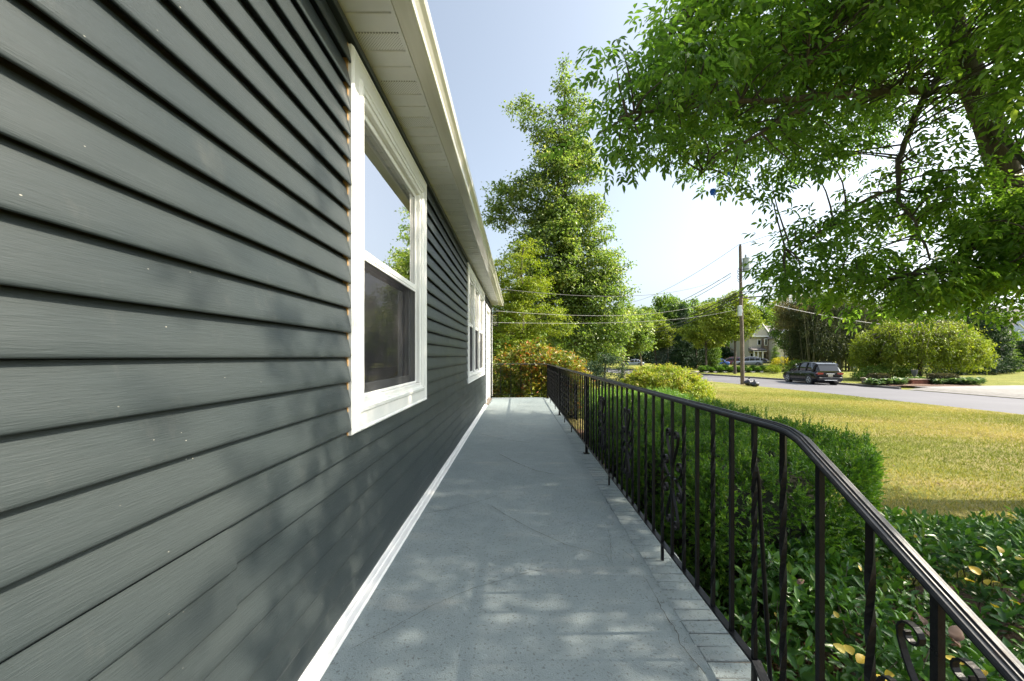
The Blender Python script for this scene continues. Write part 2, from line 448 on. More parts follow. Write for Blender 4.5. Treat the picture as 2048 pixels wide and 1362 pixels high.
for k in range(-10, 14):
    z0 = CAMZ + k * 0.1 - 0.004
    zt = min(0.1, ZT - z0)
    if zt < 0.02: continue
    segs = []; a = Y0
    for (h0, h1) in holes_at(z0, z0 + 0.1): segs.append((a, h0)); a = h1
    segs.append((a, Y1 - .05))
    for (a, b) in segs:
        cuts = []
        if k in (-5, -6) and a < 0.88 < b: cuts = [0.88]
        if k in (-9, -8) and a < 3.9 < b: cuts = [3.9]
        if k in (3, 2) and a < 4.1 < b: cuts = [4.1]
        pts = [a] + cuts + [b]
        for i in range(len(pts) - 1):
            y0 = pts[i]; y1 = pts[i + 1] + (0.03 if i < len(pts) - 2 else 0)
            nseed += 1
            lip = 0.022 + (0.0015 if i > 0 else 0.0)
            o = link('siding_board', board_mesh(0, y1 - y0, nseed, zt, lip), house, (HX + XW + (0.0065 if (i == 0 and len(pts) > 2) else 0.0), y0, z0 - (0.006 if (i == 0 and len(pts) > 2) else 0)))
# white corner post and starter strip
hp(MB().box(XW - .06, XW + .026, Y1 - .05, Y1 + .02, -0.02, ZT - .002, bev=0.003).build('corner_post', M['white'], house))
# --- tan sheathing gap beside window 1
hp(MB().box(XW - .01, XW + .009, W1[0] - .006, W1[0] + .012, W1[2], W1[3]).build('channel', M['jchan'], house))
# --- soffit, frieze channel, fascia, gutter
sx0, sx1 = XW + .003, -0.497
hp(MB().box(sx0, sx0 + .016, Y0, Y1, ZT - .022, ZT - .002, bev=.002).build('soffit_channel', simple('warm_lit_channel', (0.62, 0.58, 0.42), 0.4), house))  # yellowish light on the channel is mixed into its colour
hp(MB().box(XW - .012, XW + .030, Y0, Y1 - .06, ZT - .062, ZT - .028, bev=.002).build('frieze_strip', M['siding'], house))
np_ = int((Y1 - Y0) / 0.094)
def panel_mesh(mat):
    m = MB(); m.prism([(0.0, 0.006), (0.002, 0.0), (0.086, 0.0), (0.088, 0.006), (0.0935, 0.006), (0.0935, 0.010), (0.0, 0.010)], 'x', sx0 + .016 - XW, sx1 - XW)
    return m.mesh('soffit_panel', mat)
pm, vm = panel_mesh(M['soffit']), panel_mesh(M['vent'])
for i in range(np_):
    link('soffit_panel', vm if (i % 3 == 1) else pm, house, (0, Y0 + i * 0.094, ZT))
hp(MB().box(sx0, sx1 + .05, Y0, Y1, ZT + .012, ZT + .05).build('soffit_backing', M['soffit'], house))
hp(MB().prism([(sx1, ZT - .004), (-.4965 + .014, ZT - .004), (-.4825, ZT + .16), (sx1, ZT + .16)], 'y', Y0, Y1 + .02).build('fascia', M['soffit'], house))
gp = [(-.481, ZT + .105), (-.481, ZT - .001), (-.413, ZT + .001), (-.407, ZT + .006), (-.404, ZT + .030), (-.392, ZT + .048), (-.376, ZT + .064), (-.372, ZT + .078), (-.372, ZT + .098), (-.378, ZT + .102), (-.380, ZT + .094), (-.384, ZT + .068), (-.400, ZT + .052), (-.412, ZT + .032), (-.416, ZT + .010), (-.476, ZT + .008), (-.476, ZT + .105)]
gm = MB()
ys = np.linspace(Y0, Y1 + .1, 70); n = len(gp); vs = []
for y in ys:
    wv = 0.0012 * sin(y * 1.3) + 0.001 * sin(y * 3.9 + 1)
    for (x, z) in gp: vs.append((x + (wv if x > -.41 else 0), y, z + wv * .6))
gm.add(vs, [(i * n + j, i * n + (j + 1) % n, (i + 1) * n + (j + 1) % n, (i + 1) * n + j) for i in range(len(ys) - 1) for j in range(n)], 0, False)
gm.box(-.481, -.376, Y1 + .095, Y1 + .102, ZT - .001, ZT + .10)
gut = hp(gm.build('gutter', M['gutter'], house))
# roof slabs: front slope rises away from the porch, gable over the far wall
rf = MB()
rf.prism([(-.40, ZT + .105), (-4.7, ZT + 1.62), (-9.05, ZT + .105), (-9.05, ZT + .07), (-4.7, ZT + 1.58), (-.42, ZT + .07)], 'y', Y0 - .1, Y1 + .12)
rf.prism([(-.70, ZT + .11), (-4.7, ZT + 1.56), (-8.7, ZT + .11)], 'y', Y1 - .18, Y1 - .02)
rf.prism([(-.70, ZT + .11), (-4.7, ZT + 1.56), (-8.7, ZT + .11)], 'y', Y0, Y0 + .1)
hp(rf.build('roof', M['shingle'], house))
hp(MB().box(XW - 8, XW - .16, Y0 + .16, Y1 - .18, ZT + .0, ZT + .05).build('ceiling', M['dark_room'], house))
hp(MB().box(XW - 8, XW - .16, Y0 + .16, Y1 - .18, -.1, -.02).build('floor', M['dark_room'], house))

# --- a double hung window unit (casing handled outside)
def casing(y0, y1, z0, z1, par, wd=.115):
    m = MB()
    X0 = XW + .004
    # two-step profile mitred round the opening: each side a prism with sloped inner band
    def ring(o0, o1, xa, xb):
        (a0, b0, c0, d0), (a1, b1, c1, d1) = o0, o1
        vs = [(xa, a0, c0), (xa, b0, c0), (xa, b0, d0), (xa, a0, d0), (xb, a1, c1), (xb, b1, c1), (xb, b1, d1), (xb, a1, d1)]
        m.add(vs, [(0, 1, 5, 4), (1, 2, 6, 5), (2, 3, 7, 6), (3, 0, 4, 7)])
    def off(t): return (y0 + t, y1 - t, z0 + t, z1 - t)
    seq = [(0, -.012), (0, .018), (.006, .026), (.012, .027), (.020, .021), (.078, .019), (.086, .028), (.100, .030), (.104, .024), (wd, .020), (wd, -.05)]
    for i in range(len(seq) - 1):
        ring(off(seq[i][0]), off(seq[i + 1][0]), X0 + seq[i][1], X0 + seq[i + 1][1])
    c = m.build('casing', M['white'], par)
    return c
def dh_unit(y0, y1, z0, z1, par, mid, blind=True):
    """double hung unit filling y0..y1, z0..z1"""
    X = XW
    f = MB(); t = .030
    for (a, b, c, d) in ((y0, y0 + t, z0, z1), (y1 - t, y1, z0, z1), (y0 + t, y1 - t, z1 - t, z1), (y0 + t, y1 - t, z0, z0 + t * .8)):
        f.box(X - .11, X + .016, a, b, c, d, bev=.003)
    f.box(X - .05, X + .010, y0 + t, y0 + t + .008, z0 + t, z1 - t); f.box(X - .05, X + .010, y1 - t - .008, y1 - t, z0 + t, z1 - t)
    fr = f.build('window_frame', M['white'], par)
    def sash(xa, xb, c, d, mat, bt=.034, gm='glass'):
        s = MB(); a, b = y0 + t + .008, y1 - t - .008; q = .034
        for (p0, p1, p2, p3) in ((a, a + q, c, d), (b - q, b, c, d), (a + q, b - q, c, c + bt), (a + q, b - q, d - .034, d)):
            s.box(xa, xb, p0, p1, p2, p3, bev=.0035)
        o = s.build('sash', mat, par)
        g = MB().box((xa + xb) / 2 - .004, (xa + xb) / 2 + .004, a + q - .004, b - q + .004, c + bt - .004, d - .034 + .004)
        go = g.build('pane', M[gm], par)
        return o
    sash(X - .035, X - .008, mid - .020, z1 - t, M['white'])
    sash(X - .078, X - .050, z0 + t * .8, mid + .018, M['sash_grey'], .055, 'glass_low')
    # half screen in front of the lower sash
    s = MB(); a, b = y0 + t + .008, y1 - t - .008; q = .014
    for (p0, p1, p2, p3) in ((a, a + q, z0 + .026, mid - .02), (b - q, b, z0 + .026, mid - .02), (a + q, b - q, z0 + .026, z0 + .04), (a + q, b - q, mid - .034, mid - .02)):
        s.box(X - .022, X - .010, p0, p1, p2, p3, bev=.002)
    so = s.build('screen_frame', M['white'], par)
    MB().box(X - .0165, X - .0155, a + q, b - q, z0 + .04, mid - .034).build('screen', M['screen'], par)
    MB().box(X - .046, X - .040, y0 + .032, y1 - .032, mid + .022, z1 - .04).build('blind', M['blind'], par)
    return
def window(nm, box, units, label):
    y0, y1, z0, z1 = box
    w_ = empty('window', (0, 0, 0)); w_.parent = house; w_.location = (HX, 0, 0)
    w_['label'] = label
    casing(y0, y1, z0, z1, w_)
    a, b = y0 + .112, y1 - .112; wd = (b - a) / units
    for i in range(units):
        dh_unit(a + i * wd + (0.012 if i else 0), a + (i + 1) * wd - (0.012 if i < units - 1 else 0), z0 + .112, z1 - .112, w_, CAMZ + .48)
    for i in range(1, units):
        MB().box(XW - .02, XW + .022, a + i * wd - .014, a + i * wd + .014, z0 + .112, z1 - .112, bev=.004).build('mullion', M['white'], w_)
    MB().box(XW - .6, XW - .13, y0 + .02, y1 - .02, z0 + .0, z1).build('room_recess', M['dark_room'], w_) if False else None
window('w', W1, 1, 'white double hung window with a single unit and dark lower screen')
window('w', W2, 3, 'white three unit window farther along the wall')
# --- door with white casing, threshold
dr = empty('door_unit', (HX, 0, 0)); dr.parent = house
m = MB()
for (a, b, c, d) in ((DR[0], DR[0] + .10, .02, DR[3]), (DR[1] - .10, DR[1], .02, DR[3]), (DR[0] + .1, DR[1] - .1, DR[3] - .1, DR[3])):
    m.box(XW - .11, XW + .036, a, b, c, d, bev=.004)
m.build('door_casing', M['white'], dr)
m = MB(); m.box(XW - .05, XW - .012, DR[0] + .10, DR[1] - .10, .04, DR[3] - .10, bev=.003)
for i in range(2):
    for j in range(3):
        ya = DR[0] + .20 + i * .42; za = .18 + j * .62
        m.box(XW - .014, XW - .005, ya, ya + .32, za, za + .5, bev=.004)
dl = m.build('door', M['white'], dr)
m = MB(); m.tube([(XW - .01, DR[0] + .16, 1.0), (XW + .045, DR[0] + .16, 1.0)], .010); m.tube([(XW + .05, DR[0] + .15, 1.0), (XW + .05, DR[0] + .25, 1.0)], .009)
m.build('handle', M['iron'], dr)
MB().box(XW - .05, XW + .085, DR[0] - .03, DR[1] - .1, .001, .032, bev=.006).build('threshold', simple('bronze_threshold', (0.16, 0.12, 0.09), 0.4, metal=.5), dr)

# --- wall lantern: square open cage on a bracket
ln = empty('wall_lantern', (XW + .018, 9.55, CAMZ + .75), 0, 'black open cage wall lantern on a bracket beside the porch door', 'lantern')
m = MB(); m.box(0, .02, -.06, .06, .10, .36, bev=.003); m.build('back_plate', M['iron'], ln)
m = MB(); m.box(.02, .19, -.010, .010, .325, .345, bev=.002); m.box(.02, .035, -.01, .01, .29, .325); m.build('arm', M['iron'], ln)
m = MB()
for sx in (.06, .19):
    for sy in (-.065, .065): m.box(sx - .006, sx + .006, sy - .006, sy + .006, 0, .29)
for z in (0, .278):
    for sy in (-.065, .065): m.box(.066, .184, sy - .006, sy + .006, z, z + .012)
    for sx in (.06, .19): m.box(sx - .006, sx + .006, -.059, .059, z, z + .012)
m.box(.06, .19, -.065, .065, .291, .299, bev=.003); m.box(.115, .135, -.01, .01, .299, .325)
m.build('cage', M['iron'], ln)
MB().box(.068, .182, -.057, .057, .014, .276).build('lantern_glass', mat_glass('lantern_glass', .92, 1.45), ln)

# --- white strip where the wall meets the porch floor
m = MB()
m.prism([(XW - .004, .002), (XW + .062, .002), (XW + .063, .010), (XW + .058, .016), (XW + .034, .017), (XW + .031, .023), (XW + .012, .025), (XW + .010, .034), (XW - .004, .034)], 'y', .9, 3.30)
m.prism([(XW - .004, .002), (XW + .062, .002), (XW + .063, .010), (XW + .058, .016), (XW + .034, .017), (XW + .031, .023), (XW + .012, .025), (XW + .010, .034), (XW - .004, .034)], 'y', 3.302, DR[0] - .04)
tag(m.build('base_trim', M['white_strip']), 'white stepped trim strip running along the foot of the grey siding', 'trim')

# =================================================================== THE PORCH FLOOR
DX0, DX1, DY0, DY1 = XW - .02, 0.652, 0.98, 9.6
ny, nx = 130, 24
ys = np.linspace(DY0, DY1, ny); xs = np.linspace(DX0, DX1, nx)
gx, gy = np.meshgrid(xs, ys)
gz = 0.0025 * np.sin(gx * 4.1 + gy * 1.3) + 0.002 * np.sin(gy * 3.3 + 1.0 + gx * 2)
gz -= 0.004 * np.clip((gx - 0.50) / 0.15, 0, 1)
gz -= 0.0
V = np.stack([gx.ravel(), gy.ravel(), gz.ravel()], 1)
I = (np.arange(ny - 1)[:, None] * nx + np.arange(nx - 1)[None, :]).ravel()
Fq = np.stack([I, I + 1, I + nx + 1, I + nx], 1)
porch = link('porch_floor', npmesh('porch_floor', V, Fq, M['deck'], smooth=True)); porch['kind'] = 'structure'
m = MB(); m.box(DX0, DX1 + .13, DY0, DY1, -.98, -.074); m.box(DX0 + .01, DX1 - .004, DY0 + .002, DY1 - .002, -.074, -.012)
m.box(DX0, DX1 + .02, DY0 - .001, DY0 + .05, -.074, -.008)
m.build('porch_base', M['mortar'], porch)
# rowlock bricks along the open edge, painted over
bmeshes = []
for s_ in range(7):
    r = random.Random(s_ + 40)
    q = MB(); q.box(0, .186, -.0305, .0305, -.072, 0, bev=.0035)
    for i, v in enumerate(q.v): q.v[i] = (v[0] + r.uniform(-.0025, .0025), v[1] + r.uniform(-.0018, .0018), v[2] + r.uniform(-.0012, .0012))
    bmeshes.append(q.mesh('brick', M['brickp']))
nb = int((DY1 - DY0) / .0667)
r = random.Random(5)
for i in range(nb):
    o = link('brick', bmeshes[r.randrange(7)], porch, (DX1 - .004 + r.uniform(-.004, .004), DY0 + .035 + i * .0667, -.0035 + r.uniform(-.002, .002)))
    o.rotation_euler = (r.uniform(-.01, .01), r.uniform(-.012, .012) + .01, r.uniform(-.014, .014)); o.scale = (r.uniform(.95, 1.05), 1, 1)
m = MB(); m.box(DX1 - .004, DX1 + .165, DY0 + .004, DY1 - .01, -.073, -.011)
m.build('mortar_bed', M['mortar'], porch)
# paint drips / ragged paint lip hanging at the outer ends of the bricks
# hairline cracks and trowel lines
def ribbon(name, pts, wdt, mat, par, z=.0045, jag=.006, seed=0, step=.02):
    r = random.Random(seed); P_ = []
    for i in range(len(pts) - 1):
        a, b = Vector(pts[i]), Vector(pts[i + 1]); nst = max(2, int((b - a).length / step))
        for k in range(nst): P_.append(a.lerp(b, k / nst))
    P_.append(Vector(pts[-1]))
    vs = []; 
    for i, p in enumerate(P_):
        t = (P_[min(i + 1, len(P_) - 1)] - P_[max(0, i - 1)]).normalized(); nrm = Vector((-t.y, t.x))
        c = p + nrm * r.uniform(-jag, jag); w_ = wdt * r.uniform(.35, 1.0) * (0.4 if i in (0, len(P_) - 1) else 1)
        vs.append((c.x - nrm.x * w_ / 2, c.y - nrm.y * w_ / 2, z)); vs.append((c.x + nrm.x * w_ / 2, c.y + nrm.y * w_ / 2, z))
    fs = [(2 * i, 2 * i + 1, 2 * i + 3, 2 * i + 2) for i in range(len(P_) - 1)]
    mm = MB(); mm.add(vs, fs); return mm.build(name, mat, par)
def dk(px, py): Y = F * CAMZ / (py - 712.0); return ((px - 1035.0) * Y / F, Y)
ribbon('crack', [dk(1310, 1192), dk(1330, 1232), dk(1352, 1262), dk(1362, 1290), dk(1390, 1325), dk(1410, 1352)], .0045, M['crack'], porch, seed=1, jag=.004)
ribbon('crack', [dk(1285, 1150), dk(1310, 1192)], .0022, M['crack'], porch, seed=2, jag=.004)
ribbon('crack', [dk(982, 1012), dk(1010, 1030), dk(1060, 1058), dk(1130, 1090), dk(1215, 1114)], .0034, M['crack'], porch, seed=3, jag=.0015)
ribbon('crack', [dk(1215, 1114), dk(1222, 1128)], .003, M['crack'], porch, seed=4, jag=.004)
ribbon('crack', [dk(850, 1028), dk(905, 1018), dk(965, 1002), dk(1010, 985)], .0030, M['crack'], porch, seed=5, jag=.002)
ribbon('crack', [dk(998, 908), dk(1030, 925), dk(1072, 942), dk(1110, 950)], .007, M['crack'], porch, seed=6, jag=.003)
ribbon('crack', [dk(960, 868), dk(1010, 880), dk(1060, 886)], .007, M['crack'], porch, seed=7, jag=.004)
ribbon('crack', [dk(700, 1300), dk(760, 1270), dk(860, 1215), dk(940, 1180), dk(1060, 1145), dk(1090, 1140)], .0022, M['crack'], porch, seed=8, jag=.003)
ribbon('crack', [dk(1218, 1060), dk(1222, 1100), dk(1224, 1130)], .002, M['crack'], porch, seed=9, jag=.006)
ribbon('crack', [dk(1240, 1098), dk(1268, 1118), dk(1262, 1128)], .0026, M['crack'], porch, seed=10, jag=.005)
# steps going down at the near end
st = MB()
for i in range(5): st.box(DX0, DX1 + .13, DY0 - .30 * (i + 1), DY0 - .30 * i - .001, -.98, -.17 * (i + 1))
tag(st.build('steps', M['deck']), 'grey painted steps down from the near end of the porch', 'steps')

# =================================================================== RAILING
XR = .745
rail = empty('railing', (XR, 1.2, 0), 0, 'black wrought iron railing with twisted balusters and scroll inserts along the porch edge', 'railing')
def rp(o): o.location = (o.location[0] - XR, o.location[1] - 1.2, o.location[2]); return o
cap = [(-.0215, 0), (-.0215, .005), (-.0185, .0085), (-.0125, .0095), (-.0105, .0125), (-.0045, .0120), (-.003, .0155), (.003, .0155), (.0045, .0120), (.0105, .0125), (.0125, .0095), (.0185, .0085), (.0215, .005), (.0215, 0)]
cap = [(a * .9, b) for a, b in cap]
ZR = .86 - .0155
path = [(9.45, ZR), (1.085, ZR), (1.035, ZR - .004), (.995, ZR - .016), (.955, ZR - .040), (-.45, ZR - .040 - 1.405 * .60)]
def sweep_y(path, prof, name, mat, par, xc=0):
    vs = []; n = len(prof)
    for i, (y, z) in enumerate(path):
        a = path[max(0, i - 1)]; b = path[min(len(path) - 1, i + 1)]
        ty, tz = b[0] - a[0], b[1] - a[1]; L = sqrt(ty * ty + tz * tz); ty /= L; tz /= L
        ny_, nz_ = -tz, ty
        if nz_ < 0: ny_, nz_ = -ny_, -nz_
        for (x, h) in prof: vs.append((xc + x, y + ny_ * h, z + nz_ * h))
    m = MB(); m.add(vs, [(i * n + j, i * n + (j + 1) % n, (i + 1) * n + (j + 1) % n, (i + 1) * n + j) for i in range(len(path) - 1) for j in range(n)])
    m.add(vs, [tuple(range(n)), tuple(range((len(path) - 1) * n, len(path) * n))])
    return m.build(name, mat, par)
rp(sweep_y(path, cap, 'top_rail', M['rail'], rail, XR))
rp(sweep_y([(p[0], p[1]) for p in path], [(-.0125, -.009), (-.0125, -.0008), (.0125, -.0008), (.0125, -.009)], 'rail_channel', M['iron'], rail, XR))
rp(MB().box(XR - .0135, XR + .0135, 1.19, 9.45, .088, .097, bev=.0015).build('bottom_rail', M['iron'], rail))
rp(sweep_y([(1.19, .093), (-.45, .093 - 1.64 * .6)], [(-.0135, 0), (-.0135, .009), (.0135, .009), (.0135, 0)], 'stair_rail', M['iron'], rail, XR))
def bar_mesh(h, w_, twist, name='baluster', t0=.10, t1=.9):
    m = MB(); a = w_ / 2; vs = []; nr = 46 if twist else 2
    for i in range(nr):
        t = i / (nr - 1); u = min(1, max(0, (t - t0) / (t1 - t0))); th = twist * u * 2 * pi + pi / 4
        for k in range(4): vs.append((a * 1.414 * cos(th + k * pi / 2), a * 1.414 * sin(th + k * pi / 2), h * t))
    m.add(vs, [(i * 4 + k, i * 4 + (k + 1) % 4, (i + 1) * 4 + (k + 1) % 4, (i + 1) * 4 + k) for i in range(nr - 1) for k in range(4)])
    m.add(vs, [(0, 1, 2, 3), ((nr - 1) * 4, (nr - 1) * 4 + 1, (nr - 1) * 4 + 2, (nr - 1) * 4 + 3)])
    return m.mesh(name, M['iron'])
HB = ZR - .008 - .097
b_tw, b_st = bar_mesh(HB, .0127, 2), bar_mesh(HB, .0127, 0)
foot = MB().box(-.0064, .0064, -.0064, .0064, 0, .090).mesh('foot', M['iron'])
post = MB(); post.box(-.0128, .0128, -.0128, .0128, 0, ZR - .008, bev=.001); post.box(-.03, .03, -.03, .03, -.001, .006)
post = post.mesh('post', M['iron'])
# ornamental scroll insert
def spiral(c, r0, th0, turns, sgn, n=14):
    return [(c[0] + (r0 * (1 - .62 * i / n)) * cos(th0 + sgn * turns * 2 * pi * i / n), c[1] + (r0 * (1 - .62 * i / n)) * sin(th0 + sgn * turns * 2 * pi * i / n)) for i in range(n + 1)]
def bez(p0, p1, p2, p3, n=9):
    return [tuple((1 - t) ** 3 * p0[k] + 3 * (1 - t) ** 2 * t * p1[k] + 3 * (1 - t) * t * t * p2[k] + t ** 3 * p3[k] for k in (0, 1)) for t in [i / n for i in range(n + 1)]]
def flatbar(m, pts, w_=.0125, th=.0042):
    vs = []; P_ = [Vector(p) for p in pts]
    for i, p in enumerate(P_):
        t = (P_[min(i + 1, len(P_) - 1)] - P_[max(0, i - 1)]).normalized(); nn = Vector((-t.y, t.x)) * th / 2
        for (sx, sn) in ((-1, -1), (1, -1), (1, 1), (-1, 1)): vs.append((sx * w_ / 2, p.x + sn * nn.x, p.y + sn * nn.y))
    n = len(P_)
    m.add(vs, [(i * 4 + k, i * 4 + (k + 1) % 4, (i + 1) * 4 + (k + 1) % 4, (i + 1) * 4 + k) for i in range(n - 1) for k in range(4)], 0, False)
    m.add(vs, [(0, 1, 2, 3), tuple(range((n - 1) * 4, n * 4))])
sc = MB()
for vs_ in (1, -1):
    for s in (1, -1):
        def T(pts): return [(s * u, vs_ * v) for (u, v) in pts]
        # long teardrop arm with a curl at its outer end
        curl = spiral((.043, .208), .024, 0.0, 1.05, 1)
        arm = bez((.008, .050), (.012, .10), (.066, .15), (.067, .208))
        flatbar(sc, T(arm + curl[1:]))
        # side S scroll
        curl2 = spiral((.078, .066), .029, 0.0, 1.05, 1)
        arm2 = bez((.040, .003), (.070, .012), (.106, .035), (.107, .066))
        flatbar(sc, T(arm2 + curl2[1:]))
for v in (-.062, .062, 0): sc.box(-.008, .008, -.010, .010, v - .006, v + .006)
for s in (1, -1): sc.box(-.006, .006, min(s * .006, s * .045), max(s * .006, s * .045), -.0025, .0025)
scroll = sc.mesh('scroll', M['iron'])
scrolls = {4, 10, 16, 28, 34, 40, 52, 58}; feet = {5, 14, 31, 37, 49, 57}; posts = {22, 43}
i = -1
while True:
    y = 1.322 + .1265 * i
    if y > 9.40: break
    if i in posts: link('post', post, rail, (0, y - 1.2, 0))
    else:
        link('baluster', b_st if (i % 2 == 0 or i in scrolls) else b_tw, rail, (0, y - 1.2, .097))
        if i in feet or i == -1: link('foot', foot, rail, (0, y - 1.2, 0))
    if i in scrolls: link('scroll', scroll, rail, (0, y - 1.2, .465))
    i += 1
link('post', post, rail, (0, 9.45 - 1.2, 0))
# stair balusters
for j, y in enumerate((1.066, .936, .803, .674, .545, .415, .285)):
    zt = np.interp(y, [q[0] for q in path][::-1], [q[1] for q in path][::-1]) - .008
    zb = .093 - (1.19 - y) * .6 + .009
    me = bar_mesh(zt - zb, .0135, 1.6 if j % 2 == 0 else 0)
    link('baluster', me, rail, (0, y - 1.2, zb))
    if j == 3: 
        o = link('scroll', scroll, rail, (0, y - 1.2, .315))
# leaning brace outside the first post
m = MB(); m.tube([(XR + .008, 1.20, .70), (XR + .016, 1.20, .66), (XR + .072, 1.20, -.30)], .0065, 6)
rp(m.build('brace', M['iron'], rail))
# far end return of the railing, from the corner to the house
er = empty('end_railing', (0, 9.45, 0), 0, 'black iron railing section closing the far end of the porch', 'railing')
m = MB(); n = len(cap)
m.prism([(9.45 + a - 9.45, ZR + b) for (a, b) in cap], 'x', XW + .03, XR - .024); m.build('top_rail', M['rail'], er)
MB().box(XW + .03, XR - .015, -.0135, .0135, .088, .097).build('bottom_rail', M['iron'], er)
x = XR - .15
while x > XW + .1:
    link('baluster', b_st, er, (x, 0, .097)); x -= .127 * 2
link('post', post, er, (XW + .045, 0, 0))
# =================================================================== LAND AND ROAD
RY = np.array([-60, -40, 0, 14, 21.5, 28, 32.5, 45, 60, 80, 110, 160], float)
RX = np.array([21.5, 20.5, 18.9, 18.5, 17.7, 17.0, 16.3, 13.3, 8.5, -1, -22, -60], float)
def rnear(y): return float(np.interp(y, RY, RX))
def rpt(y, off):
    d = 0.5; t = Vector((rnear(y + d) - rnear(y - d), 2 * d)).normalized(); nrm = Vector((t.y, -t.x))
    return Vector((rnear(y), y)) + nrm * off
RW = 7.5
ZR0 = -1.10
def gz_near(x, y):
    e = rnear(y)
    t = min(1, max(0, (x - 4) / max(1, e - 4)))
    return -.85 - .24 * t + .015 * sin(x * .9 + y * .5) * min(1, max(0, (e - x) / 2))
def gz_far(d, y=0):     # d metres beyond the far kerb
    return -.97 + .010 * max(0, d - 2)
# base sheet to the horizon
m = MB(); 
link('ground', npmesh('ground', [(-900, -300, -1.6), (900, -300, -1.6), (900, 1500, -1.6), (-900, 1500, -1.6)], [(0, 1, 2, 3)], M['ground']))['kind'] = 'structure'
# near lawn
ys = np.concatenate([np.arange(-60, 0, 4.), np.arange(0, 34, .7), np.arange(34, 161, 3.)]); us = np.concatenate([np.linspace(0, .5, 8), np.linspace(.5, 1, 60)[1:]])
V = []
for y in ys:
    e = rnear(y) + .02 * sin(y * 3.1) + .03 * sin(y * 1.3)
    for u in us:
        x0 = -70 if y < 60 else e - 60; x = x0 + (e - x0) * (1 - (1 - u) ** 1.6)
        V.append((x, y, gz_near(x, y) if x < e - .02 else ZR0 + .012))
nx = len(us)
I = (np.arange(len(ys) - 1)[:, None] * nx + np.arange(nx - 1)[None, :]).ravel()
link('lawn', npmesh('lawn', V, np.stack([I, I + 1, I + nx + 1, I + nx], 1), M['lawn'], smooth=True))['kind'] = 'structure'
# road, kerb, far lawn
ys = np.arange(-60, 160, 1.0)
V = []
for y in ys:
    for o in (-.4, RW * .25, RW * .5, RW * .75, RW + .02):
        p = rpt(y, o); V.append((p.x, p.y, ZR0 + (.05 * (1 - ((o - RW / 2) / (RW / 2)) ** 2))  if 0 <= o <= RW else ZR0 - .02))
I = (np.arange(len(ys) - 1)[:, None] * 5 + np.arange(4)[None, :]).ravel()
link('road', npmesh('road', V, np.stack([I, I + 1, I + 6, I + 5], 1), M['road'], smooth=True))['kind'] = 'structure'
kp = [(0, -.05), (0.0, .10), (.03, .125), (.15, .13), (.15, -.05)]
def kerb(y0, y1):
    yy = np.arange(y0, y1 + .01, 1.0); V = []
    for y in yy:
        for (o, z) in kp: p = rpt(y, RW + .02 + o); V.append((p.x, p.y, ZR0 + z))
    m = MB(); n = 5; m.add(V, [(i * n + j, i * n + (j + 1) % n, (i + 1) * n + (j + 1) % n, (i + 1) * n + j) for i in range(len(yy) - 1) for j in range(n)])
    m.add(V, [(0, 1, 2, 3, 4), tuple(range((len(yy) - 1) * n, len(yy) * n))])
    o = m.build('kerb', M['kerb']); o['kind'] = 'structure'
kerb(24, 120); kerb(-50, 12)
offs = np.concatenate([np.linspace(.17, 4, 8), np.linspace(5, 25, 12), np.linspace(30, 220, 12)])
ys2 = np.arange(-60, 170, 1.5); V = []
for y in ys2:
    b = rpt(y, RW)
    for o in offs:
        p = Vector((b.x + o * 1.02, b.y)); V.append((p.x, p.y, gz_far(o) + (-.012 if o < .2 else 0) - (.25 if 12.5 < y < 24.2 and o < 60 else 0)))
nx = len(offs); I = (np.arange(len(ys2) - 1)[:, None] * nx + np.arange(nx - 1)[None, :]).ravel()
link('far_lawn', npmesh('far_lawn', V, np.stack([I, I + 1, I + nx + 1, I + nx], 1), M['lawn2'], smooth=True))['kind'] = 'structure'
# driveway on the far side: pale apron then worn asphalt
def poly_sheet(name, pts, mat, z, kind='structure'):
    me = bpy.data.meshes.new(name); me.from_pydata([(x, y, z if not callable(z) else z(x, y)) for (x, y) in pts], [], [tuple(range(len(pts)))]); me.materials.append(mat)
    o = link(name, me); o['kind'] = kind; return o
def zf(x, y): return gz_far(max(0, x - (rpt(y, RW).x))) + .012
def zdr(x, y, h=.012):
    d = x - (rnear(y) + RW * 1.015); return (-1.092 + (max(0, d) / .8) * .137 if d < .8 else gz_far(d) + .014) + h - .012
def grid_sheet(name, quad, mat, z, n=14):
    (ax, ay), (bx, by), (cx, cy_), (dx, dy) = quad; V = []
    for i in range(n + 1):
        for j in range(n + 1):
            u, v = i / n, j / n
            x = (ax * (1 - u) + bx * u) * (1 - v) + (dx * (1 - u) + cx * u) * v; y = (ay * (1 - u) + by * u) * (1 - v) + (dy * (1 - u) + cy_ * u) * v
            V.append((x, y, z(x, y)))
    I = (np.arange(n)[:, None] * (n + 1) + np.arange(n)[None, :]).ravel()
    o = link(name, npmesh(name, V, np.stack([I, I + 1, I + n + 2, I + n + 1], 1), mat)); o['kind'] = 'structure'; return o
grid_sheet('driveway_apron', [(rnear(24.4) + RW + .03, 24.4), (31.5, 22.3), (34.5, 12), (rnear(12) + RW + .03, 12)], M['apron'], lambda x, y: zdr(x, y, .018), 24)
grid_sheet('driveway', [(26.0, 25.0), (62, 26.2), (62, 10), (30.0, 11.5)], M['drive'], lambda x, y: zdr(x, y, .010), 24)
# mulch bed along the porch
ml = grid_sheet('planting_bed', [(.82, 3.1), (3.0, 3.1), (3.3, 9.8), (.82, 9.8)], M['mulch'], lambda x, y: -.838 + .012 * sin(x * 7 + y * 5) + .006 * sin(y * 13))
ml = grid_sheet('planting_bed', [(.82, -2), (5.1, -2), (4.6, 3.1), (.82, 3.1)], M['mulch'], lambda x, y: -.838 + .012 * sin(x * 7 + y * 5) + .006 * sin(y * 13))
